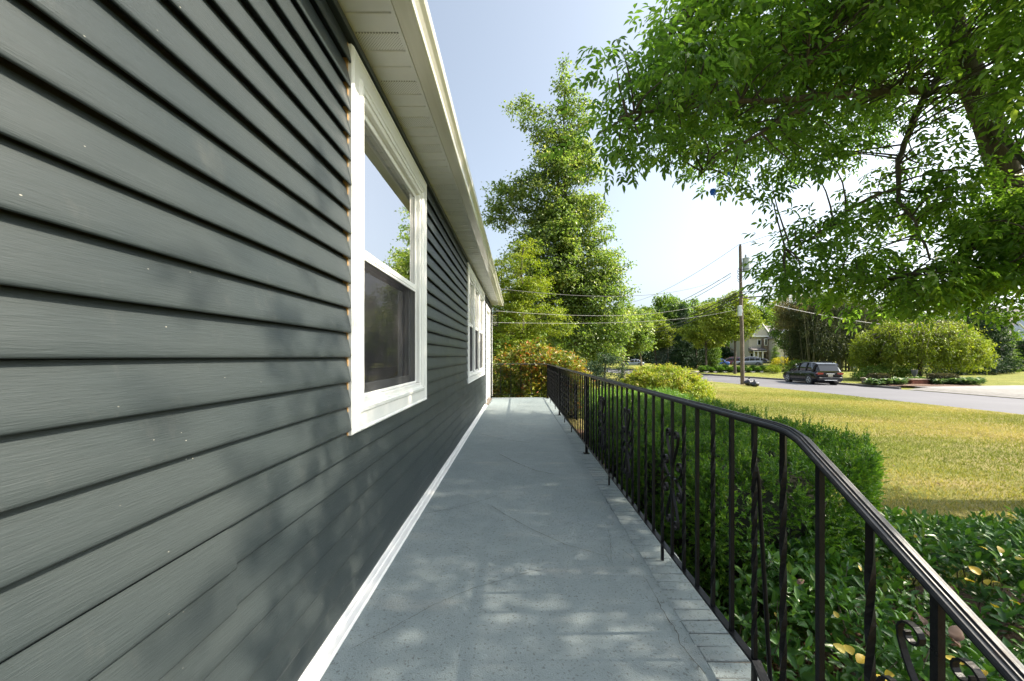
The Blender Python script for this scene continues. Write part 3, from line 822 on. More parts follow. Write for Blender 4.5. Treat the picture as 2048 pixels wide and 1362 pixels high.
# mulch chips and dry litter
def quads(C, U, Vv, mat, name, rnd=None, tri=False):
    n = len(C); P_ = np.stack([C - U - Vv, C + U - Vv, C + U + Vv, C - U + Vv], 1).reshape(-1, 3)
    I = np.arange(n)[:, None] * 4 + np.array([0, 1, 2, 3])[None]
    return npmesh(name, P_, I, mat, rnd)
def rand_dirs(n, zs=1.0):
    d = rng.normal(size=(n, 3)); d[:, 2] *= zs; return d / np.linalg.norm(d, axis=1)[:, None]
n = 9000
C = np.stack([rng.uniform(.83, 2.2, n), rng.uniform(.6, 5, n), np.full(n, -.835) + rng.uniform(0, .03, n)], 1)
U = rand_dirs(n, .3) * rng.uniform(.008, .03, (n, 1)); W_ = np.cross(U, rand_dirs(n)); W_ = W_ / np.linalg.norm(W_, axis=1)[:, None] * rng.uniform(.003, .008, (n, 1))
M['chips'] = leafmat('bark_chips', [(0, (0.05, 0.025, 0.015)), (.5, (0.14, 0.07, 0.04)), (1, (0.27, 0.16, 0.10))], 0.0, .8, .2)
tag(link('bark_litter', quads(C, U, W_, M['chips'], 'bark_litter', rng.random(n))), 'brown bark chips and dry litter on the bed beside the porch', 'mulch', kind='stuff')

# ------------------------------------------------------------------ grass blades on the near lawn
def grass(n, xr, yr, hmin, hmax, name, mat, dens=None):
    y = yr[0] + (yr[1] - yr[0]) * rng.beta(1.0, 1.5, n); x = xr[0] + (xr[1] - xr[0]) * rng.random(n) ** .85
    # denser toward the camera
    z = np.array([gz_near(a, b) for a, b in zip(x[:0], y[:0])])
    e = np.interp(y, RY, RX); t = np.clip((x - 4) / np.maximum(1, e - 4), 0, 1)
    z = -.85 - .24 * t + .015 * np.sin(x * .9 + y * .5)
    bedx = np.where(y < 3.0, 4.75, 3.05 + .04 * (y - 3))
    keep = (x > bedx - .15 + .1 * np.sin(y * 5)) | (y > 9.8)
    keep &= x < e - .05
    x, y, z = x[keep], y[keep], z[keep]; n = len(x)
    h = rng.uniform(hmin, hmax, n); a = rng.uniform(0, 2 * pi, n); wd = rng.uniform(.0022, .0045, n) * 1.3
    lx, ly = np.cos(a + 1.3), np.sin(a + 1.3); lean = rng.uniform(.3, 1.3, n) * h
    b = np.stack([x, y, z], 1)
    s = np.stack([np.cos(a) * wd, np.sin(a) * wd, np.zeros(n)], 1)
    mid = b + np.stack([lx * lean * .35, ly * lean * .35, h * .6], 1); tip = b + np.stack([lx * lean, ly * lean, h], 1)
    P_ = np.stack([b - s, b + s, mid + s * .8, mid - s * .8, tip], 1).reshape(-1, 3); k = np.arange(n)[:, None] * 5
    Fc = np.concatenate([k + np.array([[0, 1, 2]]), k + np.array([[0, 2, 3]]), k + np.array([[3, 2, 4]])], 0)
    # straw patches: natural colour patches of the lawn
    pt = .5 + .22 * np.sin(x * .55 + 1.1 * np.sin(y * .7)) + .22 * np.sin(y * .9 + x * .25 + 2) + rng.normal(0, .22, n) - .08
    rn = np.clip(pt, 0, 1)
    return tag(link(name, npmesh(name, P_, Fc, mat, np.tile(rn, 3))), 'mown yellow green lawn grass with straw coloured dry patches', 'grass', kind='stuff')
M['blade'] = leafmat('grass_blade', [(0, (0.14, 0.175, 0.030)), (.4, (0.24, 0.245, 0.050)), (.65, (0.35, 0.315, 0.090)), (1, (0.48, 0.37, 0.18))], .3, .7, .2, 1.3)
grass(300000, (2.9, 19), (2.2, 25), .018, .05, 'grass', M['blade'])

# =================================================================== PLANT TOOLS
def leaf_tris(C, D, Nn, L, Wd, kind='simple', fold=.25, curl=.0):
    """C base points, D unit direction, Nn unit approx normal, arrays L, Wd -> verts, faces(tri), nfaces per leaf"""
    n = len(C); S = np.cross(D, Nn); S /= np.linalg.norm(S, axis=1)[:, None] + 1e-9; Nn = np.cross(S, D)
    L = np.asarray(L).reshape(-1, 1) * np.ones((n, 1)); Wd = np.asarray(Wd).reshape(-1, 1) * np.ones((n, 1))
    if kind == 'simple':
        up = Nn * Wd * fold
        P_ = np.stack([C, C + D * L * .48 + S * Wd * .5 + up, C + D * L - Nn * L * curl, C + D * L * .48 - S * Wd * .5 + up], 1)
        Fc = np.array([[0, 1, 2], [0, 2, 3]])
    elif kind == 'tri':
        P_ = np.stack([C - S * Wd * .5, C + S * Wd * .5, C + D * L], 1); Fc = np.array([[0, 1, 2]])
    else:
        up = Nn * Wd * fold
        m1 = C + D * L * .35; m2 = C + D * L * .68 - Nn * L * curl * .45
        P_ = np.stack([C, m1 + S * Wd * .47 + up, m2 + S * Wd * .38 + up, C + D * L - Nn * L * curl, m2 - S * Wd * .38 + up, m1 - S * Wd * .47 + up, m1, m2], 1)
        Fc = np.array([[0, 1, 6], [1, 2, 7], [1, 7, 6], [2, 3, 7], [0, 6, 5], [6, 7, 4], [6, 4, 5], [7, 3, 4]])
    k = P_.shape[1]
    return P_.reshape(-1, 3), (np.arange(n)[:, None, None] * k + Fc[None]).reshape(-1, 3), len(Fc)
def unit(a): return a / (np.linalg.norm(a, axis=1)[:, None] + 1e-9)
def blob_points(blobs, n, shell=.55):
    vol = np.array([b[3] * b[4] * b[5] for b in blobs]) ** .8; vol /= vol.sum()
    k = rng.choice(len(blobs), n, p=vol); B = np.array(blobs)[k]
    d = rand_dirs(n); r = (rng.uniform(shell ** 3, 1, n) ** (1 / 3))[:, None]
    return B[:, :3] + d * r * B[:, 3:6], d, k
def bent(a, b, sag=.08, n=4):
    a, b = Vector(a), Vector(b); L = (b - a).length; off = Vector((R.uniform(-1, 1), R.uniform(-1, 1), R.uniform(-.3, 1))) * L * sag
    return [a.lerp(b, t) + off * sin(pi * t) for t in [i / n for i in range(n + 1)]]
def foliage_cloud(cl, cr, per, leaf, mat, name, parent, flat=.6, aspect=.5, kind='simple', droop=.3, rel=True, rshift=0, base=(0, 0, 0), crv=None):
    """cl cluster centres (n,3): each a loose flattened tuft of leaves"""
    n = len(cl); N_ = n * per
    crs = rng.uniform(.6, 1.3, n) * cr
    c = np.repeat(cl, per, 0); r = np.repeat(crs, per)[:, None]
    off = rng.normal(size=(N_, 3)) * .48; off[:, 2] *= flat
    P_ = c + off * r
    D = unit(off * np.array([1, 1, .6]) + rng.normal(size=(N_, 3)) * .55 + np.array([0, 0, -droop]))
    Nn = unit(rng.normal(size=(N_, 3)) * .5 + np.array([0.15, 0, 1.0]))
    L = leaf * rng.uniform(.6, 1.3, N_)
    v, f, k = leaf_tris(P_, D, Nn, L, L * aspect, kind, curl=.1)
    rn = np.repeat(np.clip(np.repeat(rng.uniform(.15, .85, n), per) + rng.normal(0, .2, N_) + rshift, 0, 1), k)
    o = link(name, npmesh(name, v - np.array(base), f, mat, rn), parent)
    return o
def tree(name, base, label, cat, blobs, mats, trunk=(.2, .08), trunk_pts=None, ncl=300, cr=.6, per=40, leaf=.1, group=None, flat=.6, aspect=.55, nbr=60, brr=.03, shell=.5, droop=.3, crown='crown', kind='simple', bark_mat=None):
    bx, by, bz = base
    root = empty(name, base, 0, label, cat, group)
    bl = [(b[0] - bx, b[1] - by, b[2] - bz, b[3], b[4], b[5]) for b in blobs]
    cl, d, k = blob_points(bl, ncl, shell)
    top = max(b[2] + b[5] * .8 for b in bl)
    if trunk_pts is None:
        tp = [(0, 0, -.1)]; nseg = 7; cx = np.mean([b[0] for b in bl]); cy2 = np.mean([b[1] for b in bl])
        hb = max(bl, key=lambda b: b[2])
        for i in range(1, nseg + 1):
            t = i / nseg; tp.append((hb[0] * t ** 1.5 + R.uniform(-.03, .03) * top * .4 * t, hb[1] * t ** 1.5 + R.uniform(-.03, .03) * top * .3, top * t))
    else: tp = [(p[0] - bx, p[1] - by, p[2] - bz) for p in trunk_pts]
    m = MB(); m.tube(tp, [trunk[0] * (1.25 if i == 0 else 1) + (trunk[1] - trunk[0]) * i / (len(tp) - 1) for i in range(len(tp))], 10)
    TP = np.array(tp)
    m.build('trunk', bark_mat or M['bark'], root)
    mb = MB()
    for j in range(min(nbr, ncl)):
        c = cl[j]; zc = np.clip(c[2] - np.hypot(c[0], c[1]) * R.uniform(.3, .7), TP[0, 2] + .3 * (TP[-1, 2]), TP[-1, 2])
        a = np.array([np.interp(zc, TP[:, 2], TP[:, 0]), np.interp(zc, TP[:, 2], TP[:, 1]), zc])
        pts = bent(a, c, .1, 5); r0 = brr * R.uniform(.6, 1.2)
        mb.tube(pts, [r0 * (1 - .8 * i / 5) for i in range(6)], 5, cap=False)
    if nbr: tag(mb.build('branches', bark_mat or M['bark'], root), kind='stuff')
    ml_ = mats if isinstance(mats, list) else [mats]
    sp = np.array_split(np.arange(ncl), len(ml_))
    o = foliage_cloud(cl, cr, per, leaf, ml_[0], crown, root, flat, aspect, kind, droop); o['kind'] = 'stuff'
    return root

M['lf_ash'] = leafmat('ash_leaf', [(0, (0.055, 0.115, 0.022)), (.45, (0.105, 0.19, 0.034)), (.8, (0.17, 0.265, 0.048)), (1, (0.25, 0.33, 0.065))], .55, .4, .4, 2.1)
M['lf_oak'] = leafmat('oak_leaf', [(0, (0.085, 0.145, 0.038)), (.5, (0.150, 0.225, 0.058)), (.85, (0.24, 0.30, 0.09)), (1, (0.36, 0.38, 0.18))], .42, .38, .6, 1.6)
M['lf_bright'] = leafmat('bright_leaf', [(0, (0.11, 0.17, 0.016)), (.5, (0.20, 0.26, 0.024)), (1, (0.30, 0.33, 0.04))], .38, .45, .4, 1.4)
M['lf_mid'] = leafmat('mid_leaf', [(0, (0.070, 0.13, 0.020)), (.5, (0.125, 0.215, 0.030)), (1, (0.21, 0.30, 0.05))], .32, .5, .4, 1.4)
M['lf_olive'] = leafmat('olive_leaf', [(0, (0.12, 0.18, 0.020)), (.5, (0.21, 0.28, 0.034)), (1, (0.32, 0.35, 0.06))], .35, .5, .4, 1.4)
M['lf_dark'] = leafmat('dark_conifer', [(0, (0.018, 0.045, 0.022)), (.6, (0.032, 0.075, 0.030)), (1, (0.065, 0.12, 0.04))], .1, .6, .3, 1.2)
M['lf_blue'] = leafmat('blue_spruce', [(0, (0.05, 0.085, 0.075)), (1, (0.14, 0.19, 0.17))], .1, .6, .3, 1.1)
M['lf_yew'] = leafmat('yew_needle', [(0, (0.035, 0.10, 0.012)), (.5, (0.080, 0.19, 0.018)), (.8, (0.15, 0.28, 0.026)), (1, (0.24, 0.35, 0.04))], .38, .4, .5, 1.5)
M['lf_laurel'] = leafmat('laurel_leaf', [(0, (0.022, 0.065, 0.018)), (.5, (0.065, 0.17, 0.03)), (.85, (0.13, 0.26, 0.04)), (1, (0.16, 0.24, 0.045))], .22, .33, .5, 1.5)
M['lf_yellow'] = leafmat('yellowed_leaf', [(0, (0.55, 0.36, 0.03)), (1, (0.66, 0.52, 0.10))], .3, .45, .4, 1.1)
M['lf_brown'] = leafmat('dry_leaf', [(0, (0.11, 0.065, 0.045)), (1, (0.20, 0.13, 0.10))], .15, .7, .3, 1.1)
M['lf_rhodo'] = leafmat('reddish_shrub_leaf', [(0, (0.06, 0.11, 0.018)), (.35, (0.15, 0.20, 0.028)), (.68, (0.30, 0.31, 0.045)), (.88, (0.44, 0.25, 0.05)), (1, (0.48, 0.15, 0.05))], .3, .35, .5, 1.2)
M['lf_lime'] = leafmat('lime_maple_leaf', [(0, (0.14, 0.21, 0.022)), (.5, (0.28, 0.34, 0.04)), (.88, (0.42, 0.43, 0.06)), (1, (0.45, 0.32, 0.09))], .35, .5, .35, 1.3)
M['lf_gold'] = leafmat('golden_shrub_leaf', [(0, (0.40, 0.36, 0.02)), (1, (0.62, 0.54, 0.04))], .3, .6, .3, 1.1)
M['lf_bamboo'] = leafmat('bamboo_leaf', [(0, (0.035, 0.055, 0.020)), (.6, (0.080, 0.105, 0.038)), (1, (0.18, 0.19, 0.09))], .25, .5, .4, 1.3)
M['lf_tan'] = leafmat('dry_tip_leaf', [(0, (0.12, 0.12, 0.05)), (1, (0.33, 0.26, 0.13))], .3, .5, .3, 1.2)
M['lf_box'] = leafmat('boxwood_leaf', [(0, (0.09, 0.20, 0.025)), (1, (0.22, 0.38, 0.05))], .2, .5, .4, 1.3)
M['lf_boxb'] = leafmat('bronzed_boxwood_leaf', [(0, (0.05, 0.055, 0.025)), (1, (0.15, 0.13, 0.06))], .2, .5, .4, 1.1)
M['core'] = simple('shaded_core', (0.022, 0.026, 0.014), 1.0, var=.5, scale=8)  # near-black filler: shade between the leaves is put into this colour
# =================================================================== THE BIG TREE OVER THE PORCH
base = (7.7, 4.9, -.95)
big = empty('shade_tree', base, 0, 'large leafy shade tree arching over the railing with a dark leaning trunk', 'tree')
def P3(px, py, Y): return at(px, py, Y) - Vector(base)
limbs = []     # (points list local, r0, r1)
trunk_pts = [Vector((0, 0, -.1)), Vector((-.15, 0, 1.0)), P3(2050, 480, 4.95), P3(2010, 350, 5.0), P3(1975, 240, 5.0), P3(1928, 120, 5.0), P3(1885, 0, 5.0), P3(1850, -150, 5.0), P3(1800, -330, 5.1), P3(1770, -560, 5.2)]
tr = [.24, .20, .15, .145, .140, .132, .12, .105, .08, .04]
m = MB(); m.tube(trunk_pts, tr, 14); tk = m.build('trunk', M['bark'], big)
limbs.append((trunk_pts, .2, .05))
def limb(pts, r0, r1, n=7):
    pts = [Vector(p) for p in pts]
    out_ = []
    for i in range(len(pts) - 1):
        for t in (0, .34, .67): out_.append(pts[i].lerp(pts[i + 1], t) + Vector((R.uniform(-1, 1), R.uniform(-1, 1), R.uniform(-1, 1))) * .012)
    out_.append(pts[-1])
    m = MB(); m.tube(out_, [r0 + (r1 - r0) * i / (len(out_) - 1) for i in range(len(out_))], n); m.build('branch', M['bark'], big); limbs.append((out_, r0, r1))
limb([P3(1990, 178, 5.0), P3(1890, 180, 4.9), P3(1750, 184, 4.6), P3(1640, 192, 4.4), P3(1560, 200, 4.2), P3(1440, 206, 4.0), P3(1330, 215, 3.8), P3(1240, 235, 3.6)], .055, .010)
limb([P3(1915, 100, 5.0), P3(1880, 150, 4.9), P3(1840, 210, 4.8), P3(1808, 290, 4.7), P3(1795, 330, 4.6), P3(1795, 400, 4.6), P3(1830, 440, 4.5), P3(1860, 520, 4.4)], .05, .010)
limb([P3(1795, 375, 4.6), P3(1740, 395, 4.6), P3(1690, 425, 4.6), P3(1620, 480, 4.5), P3(1560, 500, 4.5)], .022, .007)
limb([P3(1985, 100, 5.0), P3(2060, 50, 5.2), P3(2180, -40, 5.4), P3(2350, -150, 5.8)], .08, .03)
limb([P3(1640, 192, 4.4), P3(1590, 225, 4.3), P3(1520, 265, 4.2), P3(1440, 310, 4.1), P3(1400, 350, 4.0)], .026, .007)
limb([P3(1880, 10, 5.0), P3(1800, -20, 4.7), P3(1700, 15, 4.4), P3(1650, 80, 4.2), P3(1600, 150, 4.0)], .05, .010)
limb([P3(1870, -80, 5.0), P3(1700, -160, 4.6), P3(1540, -120, 4.2), P3(1420, -20, 3.9), P3(1330, 60, 3.8)], .06, .012)
limb([P3(2040, 430, 4.95), P3(1990, 470, 4.7), P3(1900, 520, 4.5), P3(1780, 560, 4.4), P3(1660, 560, 4.5)], .05, .010)
limb([P3(1980, 250, 5.0), P3(2060, 330, 4.4), P3(2100, 420, 3.9), P3(2060, 520, 3.6)], .05, .014)
limb([P3(1850, -150, 5.0), P3(1650, -300, 5.6), P3(1450, -350, 6.2), P3(1300, -300, 6.6)], .06, .014)
limb([P3(1850, -150, 5.0), P3(2000, -300, 4.0), P3(2100, -350, 3.2)], .07, .02)
limb([Vector((.0, .0, 2.6)), Vector((1.2, -.8, 3.6)), Vector((2.5, -1.7, 4.5)), Vector((3.6, -2.3, 5.1))], .10, .02)
# clusters: blobs in world coordinates
def B(px, py, Y, rx, ry, rz): p = at(px, py, Y); return (p.x, p.y, p.z, rx, ry, rz)
vis = [B(1300, 225, 3.9, .62, .8, .62), B(1390, 330, 3.9, .50, .6, .35), B(1430, 120, 4.1, .75, .9, .75), B(1380, 20, 4.0, .42, .7, .55), B(1550, 120, 4.4, .9, 1.1, .9),
       B(1560, 300, 4.3, .65, .8, .50), B(1700, 60, 4.7, 1.1, 1.2, 1.0), B(1720, 300, 4.6, .75, .9, .55), B(1640, 500, 4.5, .52, .6, .45), B(1580, 555, 4.4, .28, .4, .20), B(1760, 560, 4.5, .7, .8, .38),
       B(1880, 400, 4.6, .9, 1.0, .9), B(1900, 590, 4.4, .75, .8, .26), B(2000, 250, 4.3, .8, 1.0, 1.2), B(2060, 560, 4.2, .7, .8, .42), B(1900, 60, 4.6, .9, 1.0, .8), B(1240, 170, 3.8, .28, .4, .26), B(2040, 430, 3.9, .45, .5, .4), B(2060, 140, 4.0, .4, .5, .5), B(1985, 500, 4.3, .6, .6, .4), B(2055, 420, 4.0, .3, .5, .3)]
off = [(5.2, 4.6, 5.3, 3.2, 2.3, 1.4), (6.8, 5.0, 6.9, 2.8, 2.5, 1.4), (4.2, 6.0, 5.0, 2.2, 1.5, 1.0), (8.6, 3.6, 4.4, 2.2, 1.5, 1.3), (10.3, 3.0, 4.6, 1.9, 2.1, 1.4), (5.0, 2.0, 4.6, 1.9, 1.3, 1.0), (4.2, 2.3, 3.9, 1.2, 1.2, .8), (6.2, 1.7, 3.5, 1.9, 1.3, 1.1), (5.2, 3.6, 6.4, 2.2, 1.3, 1.0), (5.3, 1.8, 5.9, 1.5, .6, .8), (12.5, 4.7, 4.2, .9, .6, .5), (10.6, 5.2, 4.4, .5, .4, .4), (4.6, 2.9, 5.2, 1.8, .9, .9), (8.4, 5.2, 7.4, 2.0, 2.0, 1.0)]
lb = np.array(base)
c1, d1, k1 = blob_points(vis, 640, .25); c2, d2, k2 = blob_points(off, 740, .2)
# the crown is thin in front of the trunk and the two main limbs: few twigs leave them on the street side
def clear_of(cl, segs, prob):
    px = 1035 + F * cl[:, 0] / cl[:, 1]; py = 712 - F * (cl[:, 2] - CAMZ) / cl[:, 1]; keep = np.ones(len(cl), bool)
    for (x0, y0, x1, y1, Yd, w_) in segs:
        dx, dy = x1 - x0, y1 - y0; t = np.clip(((px - x0) * dx + (py - y0) * dy) / (dx * dx + dy * dy), 0, 1)
        d_ = np.hypot(px - x0 - t * dx, py - y0 - t * dy); keep &= ~((d_ < w_) & (cl[:, 1] < Yd) & (rng.random(len(cl)) < prob))
    return cl[keep]
c1 = clear_of(c1, [(1885, -30, 1935, 130, 5.4, 80), (1935, 130, 2005, 330, 5.4, 75), (1990, 180, 1700, 186, 5.2, 42), (1700, 186, 1440, 206, 4.6, 30), (1880, 150, 1808, 290, 5.0, 46), (1808, 290, 1795, 400, 4.9, 40)], .9)
c1 = clear_of(c1, [(1750, 250, 1720, 330, 9, 50), (1850, 260, 1880, 330, 9, 40), (1600, 250, 1640, 270, 9, 30), (1700, 60, 1660, 90, 9, 36), (1540, 20, 1500, 60, 9, 30), (1800, 460, 1850, 480, 9, 36), (1690, 400, 1640, 400, 9, 28)], .75)
cl = np.concatenate([c1, c2]) - lb
# connect every cluster to the nearest limb point
LP = []; 
for pts, r0, r1 in limbs:
    for i in range(len(pts) - 1):
        for t in (0, .5): LP.append(tuple(pts[i].lerp(pts[i + 1], t)))
LP = np.array(LP)
mb = MB()
for c in cl:
    dd = np.linalg.norm(LP - c, axis=1) + np.maximum(0, LP[:, 2] - c[2]) * .5; j = int(np.argmin(dd))
    if np.linalg.norm(LP[j] - c) > 1.35: continue
    mb.tube(bent(LP[j], c, .12, 4), [.013, .010, .008, .006, .003], 5, cap=False)
tag(mb.build('twigs', M['bark'], big), kind='stuff')
# compound leaves: each spray carries five leaflets
def sprays(cl, per, spread, leafL, rshift=0.0):
    n = len(cl); N_ = n * per
    c = np.repeat(cl, per, 0); sc_ = np.repeat(rng.uniform(.7, 1.25, n), per)[:, None] * spread
    off_ = rng.normal(size=(N_, 3)) * .5; off_[:, 2] *= .55
    P_ = c + off_ * sc_
    D = unit(off_ * np.array([1, 1, .4]) + rng.normal(size=(N_, 3)) * .35 + np.array([0, 0, -.38]))
    Nn = unit(rng.normal(size=(N_, 3)) * .30 + np.array([0.1, -.05, 1.0]))
    S = unit(np.cross(D, Nn)); Nn = np.cross(S, D)
    tone = np.clip(np.repeat(rng.uniform(.15, .75, n), per) + rng.normal(0, .16, N_) + rshift, 0, 1)
    Cs, Ds, Ns, Ls, Rn = [], [], [], [], []
    rach = (leafL * 1.5)
    for (t, side, k) in ((.35, 1, .85), (.35, -1, .85), (.72, 1, 1), (.72, -1, 1), (1.0, 0, 1.15)):
        b = P_ + D * rach * t; d = unit(D * (1 if side == 0 else .62) + S * side * .8 - Nn * .22 + rng.normal(size=(N_, 3)) * .12)
        Cs.append(b); Ds.append(d); Ns.append(unit(Nn + rng.normal(size=(N_, 3)) * .22)); Ls.append(leafL * k * rng.uniform(.75, 1.15, N_)); Rn.append(np.clip(tone + rng.normal(0, .08, N_), 0, 1))
    return np.concatenate(Cs), np.concatenate(Ds), np.concatenate(Ns), np.concatenate(Ls), np.concatenate(Rn)
def emit_crown(parts, name, mat, parent, aspect, base_, npart, lab=None, kind='full', curl=.12):
    C, D, Nn, L, Rn = [np.concatenate([p[i] for p in parts]) for i in range(5)]
    # the largest-showing leaves become parts of their own
    w_ = C + np.array(base_); dep = w_[:, 1]
    px = 1035 + F * w_[:, 0] / np.maximum(dep, .1); py = 712 - F * (w_[:, 2] - CAMZ) / np.maximum(dep, .1)
    ok = (dep > .4) & (px > 0) & (px < 2040) & (py > 5) & (py < 1355)
    size = np.where(ok, L / np.maximum(np.linalg.norm(w_ - np.array([0, 0, CAMZ]), axis=1), .2), 0)
    idx = np.argsort(-size)[:npart * 3]; idx = idx[::3][:npart]
    msk = np.ones(len(C), bool); msk[idx] = False
    v, f, k = leaf_tris(C[msk], D[msk], Nn[msk], L[msk], L[msk] * aspect, kind, curl=curl)
    o = link(name, npmesh(name, v, f, mat, np.repeat(Rn[msk], k)), parent); o['kind'] = 'stuff'
    lib = []
    for q in range(6):
        z = np.zeros((1, 3)); v, f, k = leaf_tris(z, np.array([[0., 1, 0]]), np.array([[0, 0, 1.]]), [1.], [aspect], kind, curl=curl)
        lib.append(npmesh('leaf', v, f, mat, np.full(len(f), .2 + .13 * q)))
    for i in idx:
        d = Vector(D[i]); nn = Vector(Nn[i]); s = d.cross(nn).normalized(); nn = s.cross(d)
        Mx = Matrix((s, d, nn)).transposed().to_4x4(); Mx.translation = Vector(C[i])
        lf = link('leaf', lib[int(np.clip((Rn[i] - .2) / .13, 0, 5))], parent); L_ = float(L[i])
        lf.matrix_local = Mx @ Matrix.Scale(L_, 4)
    return o
pA = sprays(c1 - lb, 16, .27, .090)
pB = sprays(c2 - lb, 26, .42, .085)
emit_crown([pA, pB], 'crown', M['lf_ash'], big, .40, base, 260)
# a scrap of blue balloon caught in the twigs
sp_ = at(1427, 384, 3.75)
bl = MB(); r = random.Random(3); vs = []; 
for i in range(5):
    for j in range(5): vs.append(((i - 2) * .014 + r.uniform(-.006, .006), r.uniform(-.012, .012) + .008 * sin(i * 2), (j - 2) * .016 + r.uniform(-.006, .006)))
bl.add(vs, [(i * 5 + j, (i + 1) * 5 + j, (i + 1) * 5 + j + 1, i * 5 + j + 1) for i in range(4) for j in range(4)])
b1 = bl.build('balloon_scrap', simple('blue_film', (0.04, 0.16, 0.55), .3), None, sp_); tag(b1, 'crumpled blue scrap of balloon caught low in the shade tree leaves', 'balloon scrap')
b2 = link('balloon_scrap', b1.data, None, at(1458, 347, 3.8)); b2.scale = (.45, .45, .5); tag(b2, 'tiny blue scrap above the larger blue one in the tree', 'balloon scrap')

# =================================================================== HEDGES AND SHRUBS BY THE PORCH
def rbox_points(n, x0, x1, y0, y1, z0, z1, rad, top_bias=1.0):
    """points + normals on a rounded box surface, no bottom"""
    ax = [(x1 - x0) * (y1 - y0) * top_bias, (y1 - y0) * (z1 - z0), (y1 - y0) * (z1 - z0), (x1 - x0) * (z1 - z0), (x1 - x0) * (z1 - z0)]
    pr = np.array(ax) / sum(ax); k = rng.choice(5, n, p=pr); u = rng.random(n); v = rng.random(n)
    P_ = np.zeros((n, 3))
    P_[:, 0] = np.where(k == 1, x0, np.where(k == 2, x1, x0 + (x1 - x0) * u)); P_[:, 1] = np.where(k == 3, y0, np.where(k == 4, y1, y0 + (y1 - y0) * np.where(k == 0, v, u)))
    P_[:, 2] = np.where(k == 0, z1, z0 + (z1 - z0) * v)
    lo = np.array([x0 + rad, y0 + rad, z0 - 5]); hi = np.array([x1 - rad, y1 - rad, z1 - rad])
    c = np.clip(P_, lo, hi); d = P_ - c; L = np.linalg.norm(d, axis=1)[:, None]; Nn = d / (L + 1e-9)
    P2 = c + Nn * rad
    return P2, Nn
def lump(P_, Nn, amp, fr, seed=0):
    h = np.sin(P_[:, 0] * fr + seed) * np.sin(P_[:, 1] * fr * 1.1 + 1.3 * seed + 1) + .6 * np.sin(P_[:, 2] * fr * 1.7 + P_[:, 1] * fr * 1.9 + seed) + .4 * np.sin(P_[:, 0] * fr * 2.6 + P_[:, 1] * fr * 2.2)
    return P_ + Nn * (h * amp)[:, None], h
def yew_sprigs(P_, Nn, L, nneed, nl, nw, mat, name, parent, basep, wild=.5, ends=None):
    n = len(P_); D = unit(Nn * .9 + rng.normal(size=(n, 3)) * wild + np.array([0, 0, .35]))
    A = unit(np.cross(D, rng.normal(size=(n, 3)))); Bv = np.cross(D, A); Ls = L * rng.uniform(.5, 1.3, n)
    Cs, Ds, Ns, Ln = [], [], [], []
    for i in range(nneed):
        t = .15 + .85 * i / (nneed - 1); th = i * 2.4; dirr = A * cos(th) + Bv * sin(th) * .6
        Cs.append(P_ + D * (Ls * t)[:, None]); Ds.append(unit(dirr * (1.1 - .6 * t) + D * (.45 + .5 * t))); Ns.append(D); Ln.append(nl * rng.uniform(.7, 1.2, n) * (1 - .3 * t))
    C = np.concatenate(Cs); D2 = np.concatenate(Ds); N2 = np.concatenate(Ns); L2 = np.concatenate(Ln)
    v, f, k = leaf_tris(C, D2, N2, L2, np.full(len(C), nw), 'tri')
    rn = np.tile(np.clip(rng.normal(.5, .2, n), 0, 1), nneed) + np.repeat(np.linspace(-.1, .2, nneed), n)
    o = link(name, npmesh(name, v - np.array(basep), f, mat, np.clip(rn, 0, 1)), parent); o['kind'] = 'stuff'
    return o
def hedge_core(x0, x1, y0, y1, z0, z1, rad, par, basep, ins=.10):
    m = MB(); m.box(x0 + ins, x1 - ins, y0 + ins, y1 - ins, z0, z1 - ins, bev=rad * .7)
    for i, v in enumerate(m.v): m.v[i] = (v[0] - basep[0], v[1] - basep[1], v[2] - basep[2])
    o = m.build('core_and_stems', M['core'], par); return o
# large yew hedge: rounded in plan at the near street-side corner, battered towards the ground
hb = (1.03, 2.98, 2.20, 6.0, -.84, .37)
yb = (2.0, 4.5, -.85)
yew = empty('yew_hedge', yb, 0, 'large boxy dark green yew hedge just outside the near railing', 'hedge')
def round_plan(P_, box, rp, taper=.0, rl=.35):
    x0, x1, y0, y1, z0, z1 = box; P_ = P_.copy()
    for (cx, cy, sx, sy, r_) in ((x1 - rp, y0 + rp, 1, -1, rp), (x0 + rl, y0 + rl, -1, -1, rl), (x1 - .6, y1 - .6, 1, 1, .6)):
        dx, dy = (P_[:, 0] - cx) * sx, (P_[:, 1] - cy) * sy; m = (dx > 0) & (dy > 0); d = np.hypot(dx, dy); k = np.where(m & (d > r_), r_ / (d + 1e-9), 1)
        P_[:, 0] = cx + (P_[:, 0] - cx) * k; P_[:, 1] = cy + (P_[:, 1] - cy) * k
    if taper:
        t = np.clip((z1 - .35 - P_[:, 2]) / (z1 - .35 - z0), 0, 1) ** 1.5 * taper; cx, cy = (x0 + x1) / 2, (y0 + y1) / 2
        P_[:, 0] += (cx - P_[:, 0]) * t * .6; P_[:, 1] += (cy - P_[:, 1]) * t
    return P_
